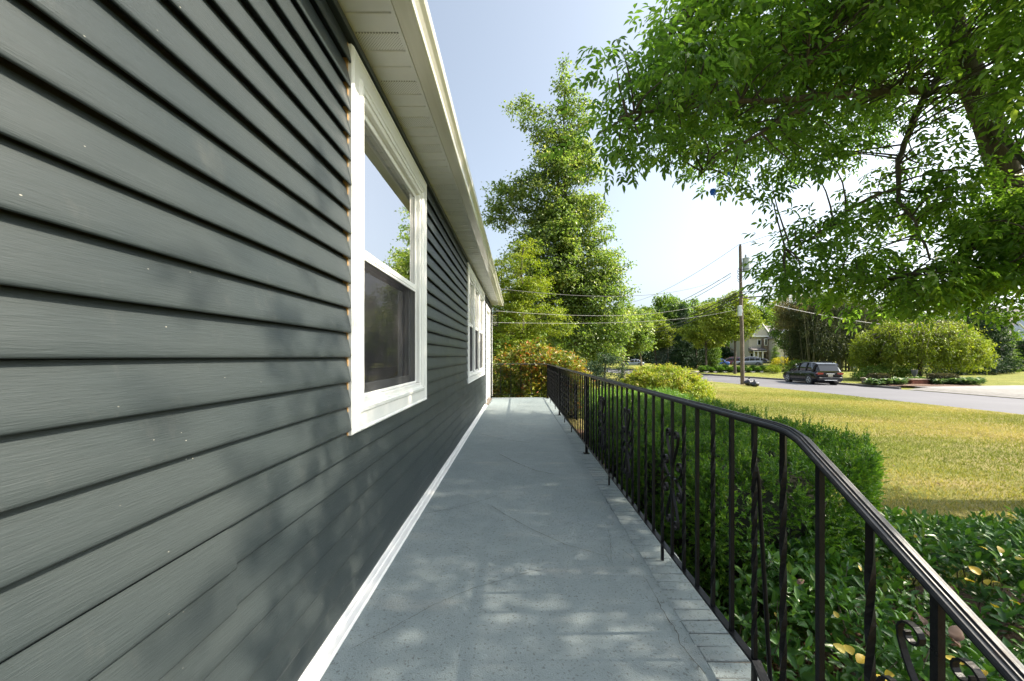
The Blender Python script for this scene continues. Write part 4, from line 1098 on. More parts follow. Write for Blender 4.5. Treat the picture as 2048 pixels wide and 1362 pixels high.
def yew_hedge(box, rp, n, tuft, per, L, nl, nw, root, rb, seed, nn=9, taper=.14):
    Q, Nn = rbox_points(n, *box, .34, 1.25); Q, h_ = lump(Q, Nn, .045, 4.0, seed); Q = Q - Nn * (rng.random(n) ** 1.3 * .15)[:, None]; Q = round_plan(Q, box, rp, taper)
    # each tuft fans out from one twig end
    Qr = np.repeat(Q, per, 0); Nr = np.repeat(Nn, per, 0); off_ = rng.normal(size=Qr.shape) * tuft
    o = yew_sprigs(Qr + off_ * .6, unit(Nr + off_ / tuft * .75), L, nn, nl, nw, M['lf_yew'], 'foliage', root, rb, .22)
    # filler core set well back, dark colour standing for the shade between leaves
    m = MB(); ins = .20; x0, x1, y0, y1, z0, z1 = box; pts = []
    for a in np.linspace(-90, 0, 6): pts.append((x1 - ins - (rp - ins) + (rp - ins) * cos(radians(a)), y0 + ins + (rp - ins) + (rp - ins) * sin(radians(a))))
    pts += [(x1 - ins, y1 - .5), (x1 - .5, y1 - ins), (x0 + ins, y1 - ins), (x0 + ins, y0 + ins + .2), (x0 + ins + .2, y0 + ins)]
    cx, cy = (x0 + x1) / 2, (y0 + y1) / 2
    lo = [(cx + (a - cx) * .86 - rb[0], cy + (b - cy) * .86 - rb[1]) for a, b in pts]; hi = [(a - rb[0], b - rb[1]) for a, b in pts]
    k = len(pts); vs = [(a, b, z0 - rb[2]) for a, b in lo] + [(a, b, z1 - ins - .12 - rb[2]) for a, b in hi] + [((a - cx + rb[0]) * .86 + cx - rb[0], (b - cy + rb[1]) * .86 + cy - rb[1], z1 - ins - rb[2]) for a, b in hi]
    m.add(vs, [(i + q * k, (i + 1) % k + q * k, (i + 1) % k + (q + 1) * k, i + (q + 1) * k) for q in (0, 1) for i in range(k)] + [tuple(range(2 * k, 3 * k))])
    m.build('core_and_stems', M['core'], root)
    return o
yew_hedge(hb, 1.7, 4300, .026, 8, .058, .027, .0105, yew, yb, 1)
P3_, N3 = rbox_points(300, *hb, .34, 2.0); P3_ = round_plan(P3_, hb, 1.7, .14); up = N3[:, 2] > .4; P3_ = P3_[up]; N3 = N3[up]
yew_sprigs(np.concatenate([P3_ + N3 * .02 + np.array([0, 0, .024 * q]) for q in range(4)]), np.concatenate([N3] * 4), .05, 9, .024, .007, M['lf_yew'], 'shoots', yew, yb, .15)
# second yew hedge, farther along
hb2 = (1.55, 3.75, 7.3, 9.3, -.86, .22); yb2 = (2.6, 8.2, -.85)
yew2 = empty('yew_hedge', yb2, 0, 'second yew hedge farther along the railing, in front of the lime green maple mound', 'hedge')
yew_hedge(hb2, .7, 2400, .04, 6, .07, .036, .011, yew2, yb2, 3, 7)
# lime green mounded maple
bm_ = (5.05, 13.2, -.95)
tree('mounded_maple', bm_, 'low wide mounded maple with feathery lime yellow foliage', 'shrub',
     [(5.0, 13.2, .02, 1.30, 1.2, .72), (4.35, 13.1, -.2, .75, .8, .62), (5.9, 13.2, -.25, .66, .8, .62), (5.1, 12.7, -.4, 1.35, .8, .50)], M['lf_lime'], (.07, .03), ncl=1200, cr=.17, per=60, leaf=.07, flat=.45, aspect=.5, nbr=50, brr=.02, shell=.75, droop=.5)
# reddish-tipped shrub closing the far end
br_ = (.35, 11.6, -.9)
tree('andromeda_shrub', br_, 'tall spreading shrub with red and orange leaf tips behind the far end railing', 'shrub',
     [(.2, 11.6, .35, 1.0, .8, 1.0), (1.2, 11.8, .45, .95, .8, .75), (1.7, 11.9, -.05, .75, .7, .80), (-.35, 11.5, -.1, .5, .6, .9), (.6, 11.4, .9, .8, .6, .5)], M['lf_rhodo'], (.07, .02), ncl=900, cr=.17, per=28, leaf=.115, flat=.8, aspect=.34, nbr=110, brr=.018, shell=.55, droop=-.1, bark_mat=M['bark_pale'])
tree('evergreen_shrub', (-.15, 11.0, -.9), 'small green leafy shrub low against the house corner', 'shrub', [(-.25, 11.0, -.45, .5, .45, .45), (.5, 10.9, -.55, .5, .4, .32)], M['lf_mid'], (.03, .01), ncl=90, cr=.13, per=30, leaf=.06, nbr=10, brr=.01)
# laurel by the stairs
lbp = (2.4, 2.0, -.85)
lau = empty('laurel_shrub', lbp, 0, 'spreading glossy green laurel shrub with scattered yellow leaves beside the stair rail', 'shrub')
nS = 3000
lx = rng.uniform(1.02, 4.9, nS); ly = rng.uniform(.55, 3.25, nS)
def lztop(x, y):
    e = np.minimum.reduce([(x - .88) / .55, (5.1 - x) / .6, (3.42 - y) / .55, (y - .1) / .5]); e = np.clip(e, 0, 1)
    return -.80 + (.59 + .06 * np.sin(x * 3.1 + y * 2) + .05 * np.sin(y * 5 + x)) * np.sqrt(e)
cut = ((lx - 1.0) * 1.2 + (ly - .9) * .3 < .18) | ((ly > 2.35) & (lx < 1.75) & (ly - 2.35 > (lx - 1.2) * .4))
lx, ly = lx[~cut], ly[~cut]; zt_ = lztop(lx, ly); lz = zt_ - rng.random(len(lx)) ** 2 * .35
Pl = np.stack([lx, ly, np.maximum(lz, -.80)], 1)
Cs, Ds, Ns, Ls, Rn = [], [], [], [], []
sd_ = unit(np.stack([rng.normal(0, .45, len(lx)) , rng.normal(0, .45, len(lx)) - .15, np.ones(len(lx))], 1))
for i in range(8):
    th = i * 2.4 + rng.uniform(0, 6.28, len(lx)) * 0 + lx * 37; A = unit(np.cross(sd_, rng.normal(size=sd_.shape) * .01 + np.array([1., .2, 0]))); Bv = np.cross(sd_, A)
    rad = A * np.cos(th)[:, None] + Bv * np.sin(th)[:, None]; t = i / 7
    Cs.append(Pl + sd_ * (.02 + .10 * t) + rad * .006); Ds.append(unit(rad * (1.0 - .55 * t) + sd_ * (.25 + .6 * t) + rng.normal(size=rad.shape) * .15))
    Ns.append(unit(sd_ + rng.normal(size=rad.shape) * .25)); Ls.append(rng.uniform(.055, .085, len(lx)) * (1.05 - .25 * t)); Rn.append(np.clip(rng.normal(.38, .16, len(lx)) + .30 * t, 0, 1))
emit_crown([(np.concatenate(Cs) - np.array(lbp), np.concatenate(Ds), np.concatenate(Ns), np.concatenate(Ls), np.concatenate(Rn))], 'foliage', M['lf_laurel'], lau, .42, lbp, 290, curl=.14)
mb = MB()
for i in range(220):
    a = Vector((lx[i], ly[i], -.86)) - Vector(lbp); b = Vector(Pl[i]) + Vector(sd_[i]) * .12 - Vector(lbp); a = a.lerp(Vector((b.x, b.y, a.z)), .2) + Vector((R.uniform(-.2, .2), R.uniform(-.2, .2), 0))
    mb.tube(bent(a, b, .1, 3), [.005, .004, .003, .0018], 5, cap=False)
tag(mb.build('core_and_stems', M['bark_pale'], lau), kind='stuff')
def big_leaf(mat, L, Wd, curl, wav, seed, rndv=.5, name='leaf'):
    r = random.Random(seed); vs = []; nl, nw = 7, 5
    for i in range(nl):
        t = i / (nl - 1); wdt = Wd * .5 * sin(pi * min(1, t * .94 + .03)) ** .75
        for j in range(nw):
            s = (j / (nw - 1)) * 2 - 1
            vs.append((s * wdt, L * t, -curl * t * t * L + abs(s) * wdt * .35 + r.uniform(-wav, wav) * L))
    fs = [(i * nw + j, i * nw + j + 1, (i + 1) * nw + j + 1, (i + 1) * nw + j) for i in range(nl - 1) for j in range(nw - 1)]
    return npmesh(name, vs, fs, mat, [rndv] * len(fs), smooth=True)
yl = [big_leaf(M['lf_yellow'], .058, .034, .25, .012, s, .2 + .25 * s) for s in range(4)]
ypos = [(1960, 1150, 1.75, 90, 1.2), (1950, 1165, 1.72, 150, .8), (1975, 1170, 1.74, 20, .8), (1940, 1160, 1.74, 190, .7), (1985, 1165, 1.75, -20, .7), (2000, 1105, 2.0, 60, 1.1), (1975, 1100, 2.0, 120, .9), (2035, 1120, 1.9, 10, .9),
        (1990, 1215, 1.5, 200, .8), (2040, 1210, 1.5, 160, .8), (1705, 1310, 1.28, 80, 1.1), (1690, 1305, 1.28, 130, 1.0), (1715, 1325, 1.26, 30, .9), (1742, 1350, 1.2, -60, 1.0), (1770, 1352, 1.2, -40, .9), (1912, 1325, 1.15, 100, .9), (1960, 1355, 1.1, 20, 1.0),
        (1925, 1330, 1.15, 60, .7), (1555, 1235, 1.9, 80, .5), (1722, 1142, 1.7, 90, .5), (1830, 1075, 2.2, 40, .6), (1990, 1300, 1.2, 30, .7), (1676, 1236, 1.6, 85, .6)]
for i, (px, py, Y, a, s) in enumerate(ypos):
    p = at(px, py, Y) - Vector(lbp); o = link('leaf', yl[i % 4], lau, p); o.rotation_euler = (radians(R.uniform(20, 70)), R.uniform(-.5, .5), radians(a - 90)); s *= .8; o.scale = (s * R.uniform(.9, 1.3), s * R.uniform(.6, 1), s); o['label'] = 'yellowed laurel leaf'
dl_ = [big_leaf(M['lf_brown'], .05, .036, .7, .09, s + 9, .3 + .2 * s, 'dry_leaf') for s in range(3)]
for (px, py, Y, a, s, lab) in [(1905, 1280, 1.32, 40, 1.1, 'large curled brown dry leaf caught in the laurel under the stair rail'), (1920, 1295, 1.30, 120, .9, 'crumpled brown dry leaf just below the largest one in the laurel'),
                               (1848, 1250, 1.4, 80, .8, 'brown dry leaf left of the stair baluster scroll'), (1860, 1275, 1.38, 100, .7, 'narrow brown dry leaf hanging behind the scroll baluster'), (1595, 1168, 1.9, 20, .7, 'reddish brown dry leaf at the left edge of the laurel'), (1865, 1180, 1.7, 70, .8, 'pale brown dry leaf half hidden beside the stair rail')]:
    o = link('dry_leaf', dl_[int(px) % 3], None, at(px, py, Y)); o.rotation_euler = (radians(60), .4, radians(a - 90)); o.scale = (s, s, s); tag(o, lab, 'dry leaf', 'dry leaves in the laurel')

# =================================================================== TREES BEHIND THE PORCH
tall = tree('tall_maple', (3.9, 26.0, -1.0), 'very tall narrow topped maple with a sparse crown rising beyond the porch end', 'tree',
     [(at(px, py, 26).x, 26 + (i % 3 - 1) * .5, at(px, py, 26).z, rx / 29.2, rx / 29.2 * .8, rz / 29.2) for i, (px, py, rx, rz) in enumerate([(1133, 172, 20, 36), (1152, 230, 36, 34), (1045, 205, 24, 26), (1075, 250, 34, 30), (1110, 292, 48, 34), (1160, 310, 36, 32), (1115, 350, 62, 34), (1182, 345, 24, 20), (1000, 385, 32, 30), (1060, 395, 54, 34), (1140, 400, 50, 34), (1010, 430, 38, 20), (1115, 460, 66, 38), (1188, 470, 36, 32), (1168, 530, 76, 42), (1100, 540, 66, 42), (1235, 525, 28, 30), (1118, 425, 74, 34), (1090, 500, 68, 34), (1142, 305, 44, 40), (1130, 565, 88, 40), (1170, 425, 44, 30), (1050, 500, 40, 30), (1060, 590, 50, 40), (1215, 570, 40, 35), (1190, 600, 68, 42), (1120, 620, 66, 42), (1228, 650, 38, 38), (1150, 680, 76, 38), (1200, 704, 48, 30)])],
     M['lf_oak'], (.19, .04), trunk_pts=[(4.1, 26, -1.1), (4.0, 26, 2), (3.85, 26, 6), (3.6, 26, 10), (3.2, 26, 13), (3.15, 26, 16), (3.2, 26, 19)], ncl=1500, cr=.54, per=54, leaf=.20, flat=.6, aspect=.62, nbr=170, brr=.045, shell=.3)
tree('dogwood_tree', (.2, 16.5, -.95), 'bright yellow green spreading tree touching the end of the house roof', 'tree',
     [(.2, 16.5, 4.6, 1.25, 1.2, 1.5), (.4, 16.4, 3.0, 1.6, 1.3, 1.2), (-.8, 16.5, 3.6, 1.5, 1.4, 1.8), (1.5, 16.2, 2.4, .9, .9, .55), (.6, 16.2, 1.5, 1.2, 1.1, .7), (-1.2, 16.2, 1.2, 1.2, 1.1, 1.1)], M['lf_bright'], (.12, .03), ncl=420, cr=.30, per=64, leaf=.10, flat=.35, aspect=.5, nbr=70, brr=.03, shell=.5)
tree('understory_yew', (4.2, 18.5, -1.0), 'dark rounded evergreen shrub under the tall maple', 'shrub', [(4.3, 18.5, .1, 1.0, .9, 1.1), (3.4, 18.3, -.1, .8, .8, .9)], M['lf_dark'], (.08, .03), ncl=200, cr=.26, per=60, leaf=.09, aspect=.35, nbr=10)
tree('street_maple', (9.15, 33.0, -1.0), 'maple with a pale smooth trunk standing on the lawn near the road bend', 'tree', [(9.3, 33, 3.6, 2.2, 2.0, 1.9), (8.2, 32.6, 2.6, 1.8, 1.6, 1.4), (10.2, 32.8, 2.4, 1.3, 1.3, 1.2)], M['lf_oak'], (.16, .07), ncl=260, cr=.5, per=60, leaf=.19, aspect=.6, nbr=40, brr=.04, shell=.4, bark_mat=M['bark_pale'])
tree('low_shrub', (3.6, 15.2, -.95), 'low bright green ground shrub behind the railing, below the dark evergreen', 'shrub', [(2.6, 14.8, -.55, 1.2, .6, .30)], M['lf_bright'], (.03, .01), ncl=90, cr=.2, per=50, leaf=.06, nbr=0)
# =================================================================== UTILITY POLE AND WIRES
PX, PY = 16.8, 28.5
GZ = gz_near(PX, PY)
pole = empty('utility_pole', (PX, PY, GZ), 0, 'tall weathered wooden utility pole with transformer and many cables at the lawn edge', 'utility pole')
M['wire'] = simple('wire_black', (0.03, 0.03, 0.032), .6); M['wire_pale'] = simple('wire_pale', (0.22, 0.22, 0.22), .6); M['can'] = simple('transformer_grey', (0.42, 0.47, 0.48), .45, var=.08)
zt = at(1478, 492, PY).z - GZ
m = MB(); m.tube([(0.08, 0, -.2), (.04, 0, 3), (-.03, 0, 6), (-.10, 0, zt)], [.140, .132, .118, .100], 12); m.build('shaft', M['pole'], pole)
zc = at(1489, 530, PY).z - GZ
m = MB(); m.cyl((.34, -.05), .26, zc - .50, zc + .48, 18); m.cyl((.34, -.05), .275, zc + .44, zc + .50, 18); m.cyl((.34, -.05), .275, zc - .50, zc - .46, 18); m.box(.0, .12, -.06, .06, zc - .1, zc + .2); m.build('transformer', M['can'], pole)
m = MB(); m.cyl((.28, -.05), .05, zc + .5, zc + .78, 8, r2=.03); m.cyl((.28, -.05), .08, zc + .58, zc + .62, 8); m.cyl((.28, -.05), .075, zc + .68, zc + .71, 8); m.build('bushing', M['wire_pale'], pole)
z2 = at(1473, 622, PY).z - GZ
m = MB(); m.box(-.34, -.10, -.26, -.05, z2 - .40, z2 + .38, bev=.03); m.box(-.12, -.02, -.15, -.05, z2 - .1, z2 + .1); m.build('cable_box', simple('pale_cable_box', (0.55, 0.60, 0.63), .5, var=.05), pole)
m = MB(); m.cyl((-.10, 0), .06, zt, zt + .16, 8, r2=.04); m.cyl((-.10, 0), .085, zt + .05, zt + .08, 8); m.build('insulator', M['wire'], pole)
m = MB()
for k in range(5):
    z3 = at(1470, 540 + k * 5, PY).z - GZ; m.tube([(-.1, -.1, z3), (-.3 - .1 * (k % 2), -.2, z3 + .05), (-.45, -.25, z3 - .1), (-.2, -.2, z3 - .25), (-.05, -.1, z3 - .1)], .018, 5)
m.box(-.16, .05, -.16, .16, z2 + 1.1, z2 + 1.2); m.build('cable_clamps', M['wire'], pole)
def catenary(a, b, sag, n=22):
    a, b = Vector(a), Vector(b); return [a.lerp(b, i / n) - Vector((0, 0, sag * 4 * (i / n) * (1 - i / n))) for i in range(n + 1)]
def wire(a, b, sag, r, lab, mat=None, grp='cables strung from the utility pole'):
    m = MB(); m.tube(catenary(a, b, sag), r, 5, cap=False); o = m.build('overhead_cable', mat or M['wire']); tag(o, lab, 'cable', grp); return o
def pp(px, py): return at(px, py, PY)
# far pole up the street
FX, FY = 17.2, 62.0
fp = empty('utility_pole', (FX, FY, -1.0), 0, 'distant utility pole up the street, mostly hidden by the maple crown', 'utility pole')
MB().tube([(0, 0, -.2), (0, 0, 9.5)], [.16, .12], 10).build('shaft', M['pole'], fp)
MB().box(-.06, .06, -.9, .9, 8.6, 8.75).build('crossarm', M['pole'], fp)
wire(pp(1478, 489), (FX, FY, 9.6), .9, .016, 'thin high wire from the pole top running left up the street')
wire(pp(1462, 546), (FX, FY - .5, 7.9), 1.1, .024, 'upper of two cables running left at transformer height')
wire(pp(1462, 553), (FX, FY - .4, 6.7), .9, .020, 'lower of two cables running left at transformer height')
wire(pp(1476, 587), (FX, FY - .3, 5.6), .9, .035, 'thick black cable running left just below the tree line')
wire(pp(1476, 594), (FX, FY - .2, 5.2), 1.0, .045, 'thickest black cable of the bundle left of the pole')
wire(pp(1476, 600), (FX, FY - .1, 4.9), 1.1, .028, 'lowest black cable of the bundle left of the pole')
HC = (-.60, 10.15)
wire(pp(1463, 549), (-2.3, 10.2, CAMZ + 2.05), .95, .010, 'service wire from the pole to the house roof end, uppermost of three')
wire(pp(1476, 582), (XW + .03, 10.21, CAMZ + 1.22), .75, .0055, 'pale service wire reaching the house corner above the lantern', M['wire_pale'])
wire(pp(1476, 618), (XW + .03, 10.21, CAMZ + .90), .35, .0055, 'pale service wire reaching the house corner beside the lantern', M['wire_pale'])
wire(pp(1476, 592), at(2052, 628, 58), 2.2, .026, 'pale wire running right toward the house behind the cedar', M['wire_pale'])
NX, NY = 21.5, -2.0
np2 = empty('utility_pole', (19.3, -6, -1.1), 0, 'utility pole along the road out of view to the right', 'utility pole')
MB().tube([(0, 0, -.2), (0, 0, 9.8)], [.16, .12], 10).build('shaft', M['pole'], np2)
for (py, z, s, r, lab) in ((489, 9.7, .5, .016, 'thin top wire leaving the pole to the right through the leaves'), (540, 8.3, .7, .018, 'wire leaving the transformer to the right'), (585, 6.9, .9, .03, 'upper thick cable leaving the pole to the right'), (596, 6.5, .9, .04, 'lower thick cable leaving the pole to the right')):
    wire(pp(1482, py), (19.3, -6, -1.1 + z), s, r, lab)

# =================================================================== VEHICLES
M['paint_black'] = simple('black_car_paint', (0.004, 0.005, 0.008), .2, var=.02, coat=.35, spec=.3)
M['tyre'] = simple('tyre_rubber', (0.02, 0.02, 0.02), .8); M['alloy'] = simple('alloy', (0.55, 0.55, 0.56), .3, metal=.8, var=.05); M['plastic'] = simple('black_plastic', (0.02, 0.02, 0.022), .55)
M['chrome'] = simple('chrome', (0.7, 0.7, 0.72), .12, metal=1.0, var=.02); M['lens'] = simple('red_lens', (0.38, 0.012, 0.02), .12, coat=1.0); M['plate'] = simple('number_plate', (0.55, 0.50, 0.36), .4, var=.3, scale=30)
m_, n_, p_ = newmat('car_glass'); p_.inputs['Base Color'].default_value = (.012, .014, .015, 1); p_.inputs['Roughness'].default_value = .04; p_.inputs['Specular IOR Level'].default_value = 1.0; M['cglass'] = m_
def loft(m, secs, mi=0, smooth=True):
    """secs: list of (y, [(x,z)...]) half profile from bottom centre outward to top centre; mirrored"""
    n = len(secs[0][1]); vs = []
    for y, pr in secs:
        full = [(x, z) for x, z in pr] + [(-x, z) for x, z in pr[::-1]]
        for x, z in full: vs.append((x, y, z))
    k = 2 * n
    m.add(vs, [(i * k + j, i * k + (j + 1) % k, (i + 1) * k + (j + 1) % k, (i + 1) * k + j) for i in range(len(secs) - 1) for j in range(k)], mi, smooth)
    m.add(vs, [tuple(range(k))[::-1], tuple(range((len(secs) - 1) * k, len(secs) * k))], mi)
def build_car(root, paint, S=(4.65, 1.84, 1.66, 2.725), suv=True, detail=True):
    Ln, Wd, Ht, WB = S; hw = Wd / 2; oh = .93
    yr = -oh; yf = Ln - oh                      # rear axle at y=0
    belt = .60 * Ht; roof = Ht
    st = [(yr, .40, .80, .84), (yr + .05, .30, belt - .10, .93), (yr + .18, .24, belt + .00, .98), (yr + .45, .22, belt + .02, 1.0), (0, .20, belt, 1.0), (.9, .19, belt - .02, 1.0), (WB - .9, .19, belt - .06, 1.0), (WB - .45, .20, belt - .08, 1.0),
          (WB, .22, belt - .13, .985), (yf - .35, .24, belt - .20, .95), (yf - .10, .26, belt - .32, .86), (yf, .34, belt - .42, .74)]
    m = MB(); secs = []
    for (y, zb, zt_, f) in st:
        w_ = hw * f; secs.append((y, [(0, zb), (w_ * .9, zb), (w_ * .985, zb + .10), (w_, zb + .28), (w_ * 1.0, zb + (zt_ - zb) * .55), (w_ * .965, zt_ - .10), (w_ * .93, zt_ - .02), (w_ * .86, zt_ + .005), (0, zt_ + .03)]))
    loft(m, secs)
    body = m.build('body', paint, root)
    # wheel wells
    for sx in (-1, 1):
        for y in (0, WB):
            MB().tube([(sx * (hw - .24), y, .37), (sx * (hw + .004), y, .37)], .405, 22).build('wheel_arch', M['plastic'], root)
    # greenhouse
    if suv: g = [(yr + .09, belt - .02, belt + .03, .86, .82), (yr + .36, belt, roof - .19, .88, .72), (yr + .60, belt, roof - .05, .89, .71), (.45, belt, roof, .90, .73), (1.30, belt - .02, roof - .01, .90, .73), (1.90, belt - .04, roof - .12, .90, .70), (WB - .12, belt - .12, belt + .0, .89, .80)]
    else: g = [(yr + .45, belt - .02, belt + .03, .86, .82), (.15, belt, roof - .06, .88, .70), (.6, belt, roof, .88, .72), (1.1, belt, roof - .01, .88, .72), (1.5, belt - .02, roof - .10, .88, .70), (WB - .25, belt - .12, belt - .02, .88, .80)]
    m = MB(); loft(m, [(y, [(0, zb - .05), (hw * fb, zb - .05), (hw * (fb * .55 + ft * .45), zb + (zt_ - zb) * .5), (hw * ft, zt_ - .03), (hw * ft * .9, zt_), (0, zt_ + .015)]) for (y, zb, zt_, fb, ft) in g])
    m.build('window_band', M['cglass'], root)
    m = MB(); gg = g[1:-1]
    loft(m, [(y, [(0, zt_ - .035), (hw * ft + .004, zt_ - .045), (hw * ft * 1.01, zt_ - .02), (hw * ft * .9, zt_ + .008), (0, zt_ + .024)]) for (y, zb, zt_, fb, ft) in gg]); m.build('roof', paint, root)
    # pillars
    m = MB()
    for sx in (-1, 1):
        for (y0, y1, wd) in (((.48, .42, .05) if suv else (.5, .45, .05)), ((1.42, 1.35, .045) if suv else (1.05, 1.0, .04)), ((-.36, -.50, .11) if suv else (-.1, -.05, .10)), ((WB - .18, 1.93, .035) if suv else (WB - .3, 1.5, .035))):
            zt2 = np.interp(y1, [q[0] for q in g], [q[2] for q in g]); ft = .75 if suv else .72
            m.tube([(sx * hw * .905, y0, belt - .03), (sx * hw * .84, (y0 + y1) / 2, (belt + zt2) / 2), (sx * hw * ft * 1.005, y1, zt2 - .03)], wd, 6)
    m.build('pillars', paint, root)
    for sx in (-1, 1):
        for y in (0, WB):
            wr = empty('wheel', (sx * (hw - .11), y, .35)); wr.parent = root
            m = MB(); m.tube([(-.11, 0, 0), (-.10, 0, 0), (-.09, 0, 0), (.09, 0, 0), (.10, 0, 0), (.11, 0, 0)], [.27, .335, .35, .35, .335, .27], 24); m.build('tyre', M['tyre'], wr)
            m = MB()
            xo = sx * .115
            for k in range(5):
                th = k * 2 * pi / 5
                for dth in (-.13, .13):
                    m.tube([(xo, .05 * cos(th), .05 * sin(th)), (xo + sx * .004, .235 * cos(th + dth), .235 * sin(th + dth))], [.022, .020], 5)
            m.tube([(xo - sx * .01, 0, 0), (xo + sx * .012, 0, 0)], .065, 12)
            ring = [(xo, .238 * cos(t * 2 * pi / 24), .238 * sin(t * 2 * pi / 24)) for t in range(25)]; m.tube(ring, .016, 5, cap=False)
            m.build('rim', M['alloy'], wr)
    if not detail: return
    # rear details
    for sx in (-1, 1):
        m = MB(); m.prism([(sx * hw * .50, belt - .08), (sx * hw * .90, belt - .06), (sx * hw * .955, belt - .14), (sx * hw * .90, belt - .22), (sx * hw * .52, belt - .18)], 'y', yr - .012, yr + .24); m.build('tail_light', M['lens'], root)
        m = MB(); m.box(sx * hw * .985 - .09, sx * hw * .985 + .09, WB - .72, WB - .60, belt - .03, belt + .11, bev=.03); m.build('mirror', paint, root)
        m = MB(); m.prism([(sx * hw * .45, belt - .36), (sx * hw * .82, belt - .30), (sx * hw * .84, belt - .40), (sx * hw * .48, belt - .44)], 'y', yf - .20, yf + .0); m.build('headlight', M['chrome'], root)
        for yy in (.95, 2.0):
            MB().box(sx * hw * 1.0 - .012, sx * hw * 1.0 + .016, yy - .10, yy + .08, belt - .20, belt - .17, bev=.006).build('door_handle', M['chrome'], root)
        m = MB(); m.tube([(sx * hw * .925, -.35, belt - .005), (sx * hw * .93, 1.0, belt - .01), (sx * hw * .92, WB - .5, belt - .075)], .012, 5); m.tube([(sx * hw * .925, -.35, belt - .005), (sx * hw * .84, -.18, belt + .25), (sx * hw * .77, -.05, roof - .07)], .014, 5); m.build('window_trim', M['chrome'], root)
        m = MB(); m.box(sx * hw * .97 - .02, sx * hw * .97 + .03, .42, WB - .42, .20, .34, bev=.02); m.build('sill_panel', M['plastic'], root)
        MB().tube([(sx * hw * .66, -.25, roof + .035), (sx * hw * .67, .7, roof + .045), (sx * hw * .66, 1.5, roof + .02)], .016, 6).build('roof_rail', M['plastic'], root)
    m = MB(); m.box(-.88 * hw, .88 * hw, yr - .06, yr + .12, .33, .60, bev=.05); m.build('bumper', M['plastic'], root)
    m = MB(); m.box(-.42, .42, yr - .068, yr - .05, .37, .39, bev=.008); m.build('bumper_trim', M['chrome'], root)
    MB().box(-.16, .16, yr - .02, yr + .0, belt - .36, belt - .21, bev=.01).build('number_plate', M['plate'], root)
    MB().box(-.28, .28, yr - .015, yr + .02, belt - .175, belt - .15, bev=.008).build('tailgate_trim', M['chrome'], root)
    m = MB(); m.prism([(yr + .27, roof - .12), (yr + .64, roof - .025), (yr + .64, roof - .06), (yr + .29, roof - .15)], 'x', -hw * .72, hw * .72); m.build('spoiler', paint, root)
    m = MB(); m.prism([(yr + .07, belt + .05), (yr + .16, belt + .03), (yr + .37, roof - .20), (yr + .31, roof - .19)], 'x', -hw * .70, hw * .70); m.build('rear_window', M['cglass'], root)
cx_, cy_ = 22.03 + .79, 28.5
suv = empty('parked_car', (cx_, cy_, ZR0 + .01), radians(-7), 'black compact SUV parked at the far kerb facing away, rear corner toward the porch', 'car')
build_car(suv, M['paint_black'])
def bg_car(px, py, Y, rz, paint, lab, S, suv_=True):
    p = at(px, py, Y); r = empty('parked_car', (p.x, p.y, p.z), radians(rz), lab, 'car', 'cars parked in the driveway across the street'); build_car(r, paint, S, suv_, False); return r
bg_car(1448, 733, 70, 62, simple('blue_car_paint', (0.02, 0.10, 0.42), .25, coat=1), 'bright blue sedan parked behind the round shrubs', (4.6, 1.8, 1.42, 2.7), False)
bg_car(1478, 731, 76, 75, simple('maroon_car_paint', (0.14, 0.012, 0.022), .25, coat=1), 'dark red car partly hidden behind the utility pole', (4.7, 1.85, 1.7, 2.8))
bg_car(1512, 732, 72, 78, simple('silver_car_paint', (0.40, 0.41, 0.42), .25, metal=.3, coat=1), 'silver SUV parked in front of the porch of the cream house', (4.9, 1.9, 1.75, 2.9))
bg_car(1532, 731, 80, 60, simple('navy_car_paint', (0.012, 0.014, 0.03), .25, coat=1), 'small dark car beside the silver SUV near the garage', (4.3, 1.8, 1.5, 2.6), False)
bg_car(1278, 733, 78, 80, simple('grey_car_paint', (0.25, 0.29, 0.36), .25, coat=1), 'grey blue car far up the street under the leftmost trees', (4.6, 1.8, 1.5, 2.7), False)

# rubbish bags by the pole
def bag(p, s, lab, seed):
    import bmesh
    bm = bmesh.new(); bmesh.ops.create_icosphere(bm, subdivisions=3, radius=1); r = random.Random(seed); ph = [r.uniform(0, 6) for _ in range(6)]
    for v in bm.verts:
        x, y, z = v.co; a = atan2(y, x); k = 1 + .10 * sin(a * 5 + ph[0] + z * 3) + .07 * sin(a * 9 + ph[1]) * (1 - abs(z)) + r.uniform(-.035, .035)
        tz = z; f = 1 - max(0, z) ** 2 * .55
        v.co = Vector((x * k * f, y * k * f, (tz * .75 if tz > 0 else tz * .62)))
    for i in range(40): pass
    me = bpy.data.meshes.new('rubbish_bag'); bm.to_mesh(me); bm.free(); me.materials.append(M['bag'])
    root = empty('rubbish_bag', p, R.uniform(0, 6), lab, 'rubbish bag', 'rubbish bags by the road')
    o = link('sack', me, root, (0, 0, s * .6)); o.scale = (s, s, s)
    m = MB(); m.tube([(0, 0, s * 1.22), (.02, 0, s * 1.36), (.05, .02, s * 1.52)], [s * .22, s * .08, s * .20], 9); m.build('knot', M['bag'], root)
M['bag'] = simple('black_polythene', (0.012, 0.012, 0.014), .22, spec=.8, bumps=.8, bscale=9)
def onroad(px, py): Y = F * (CAMZ + 1.03) / (py - 712.0); return ((px - 1035.0) * Y / F, Y, -1.07)
bag((onroad(1498, 770)), .34, 'plump black rubbish bag nearest the utility pole', 1)
bag((onroad(1509, 772)), .30, 'smaller black rubbish bag on the right of the pair by the pole', 2)

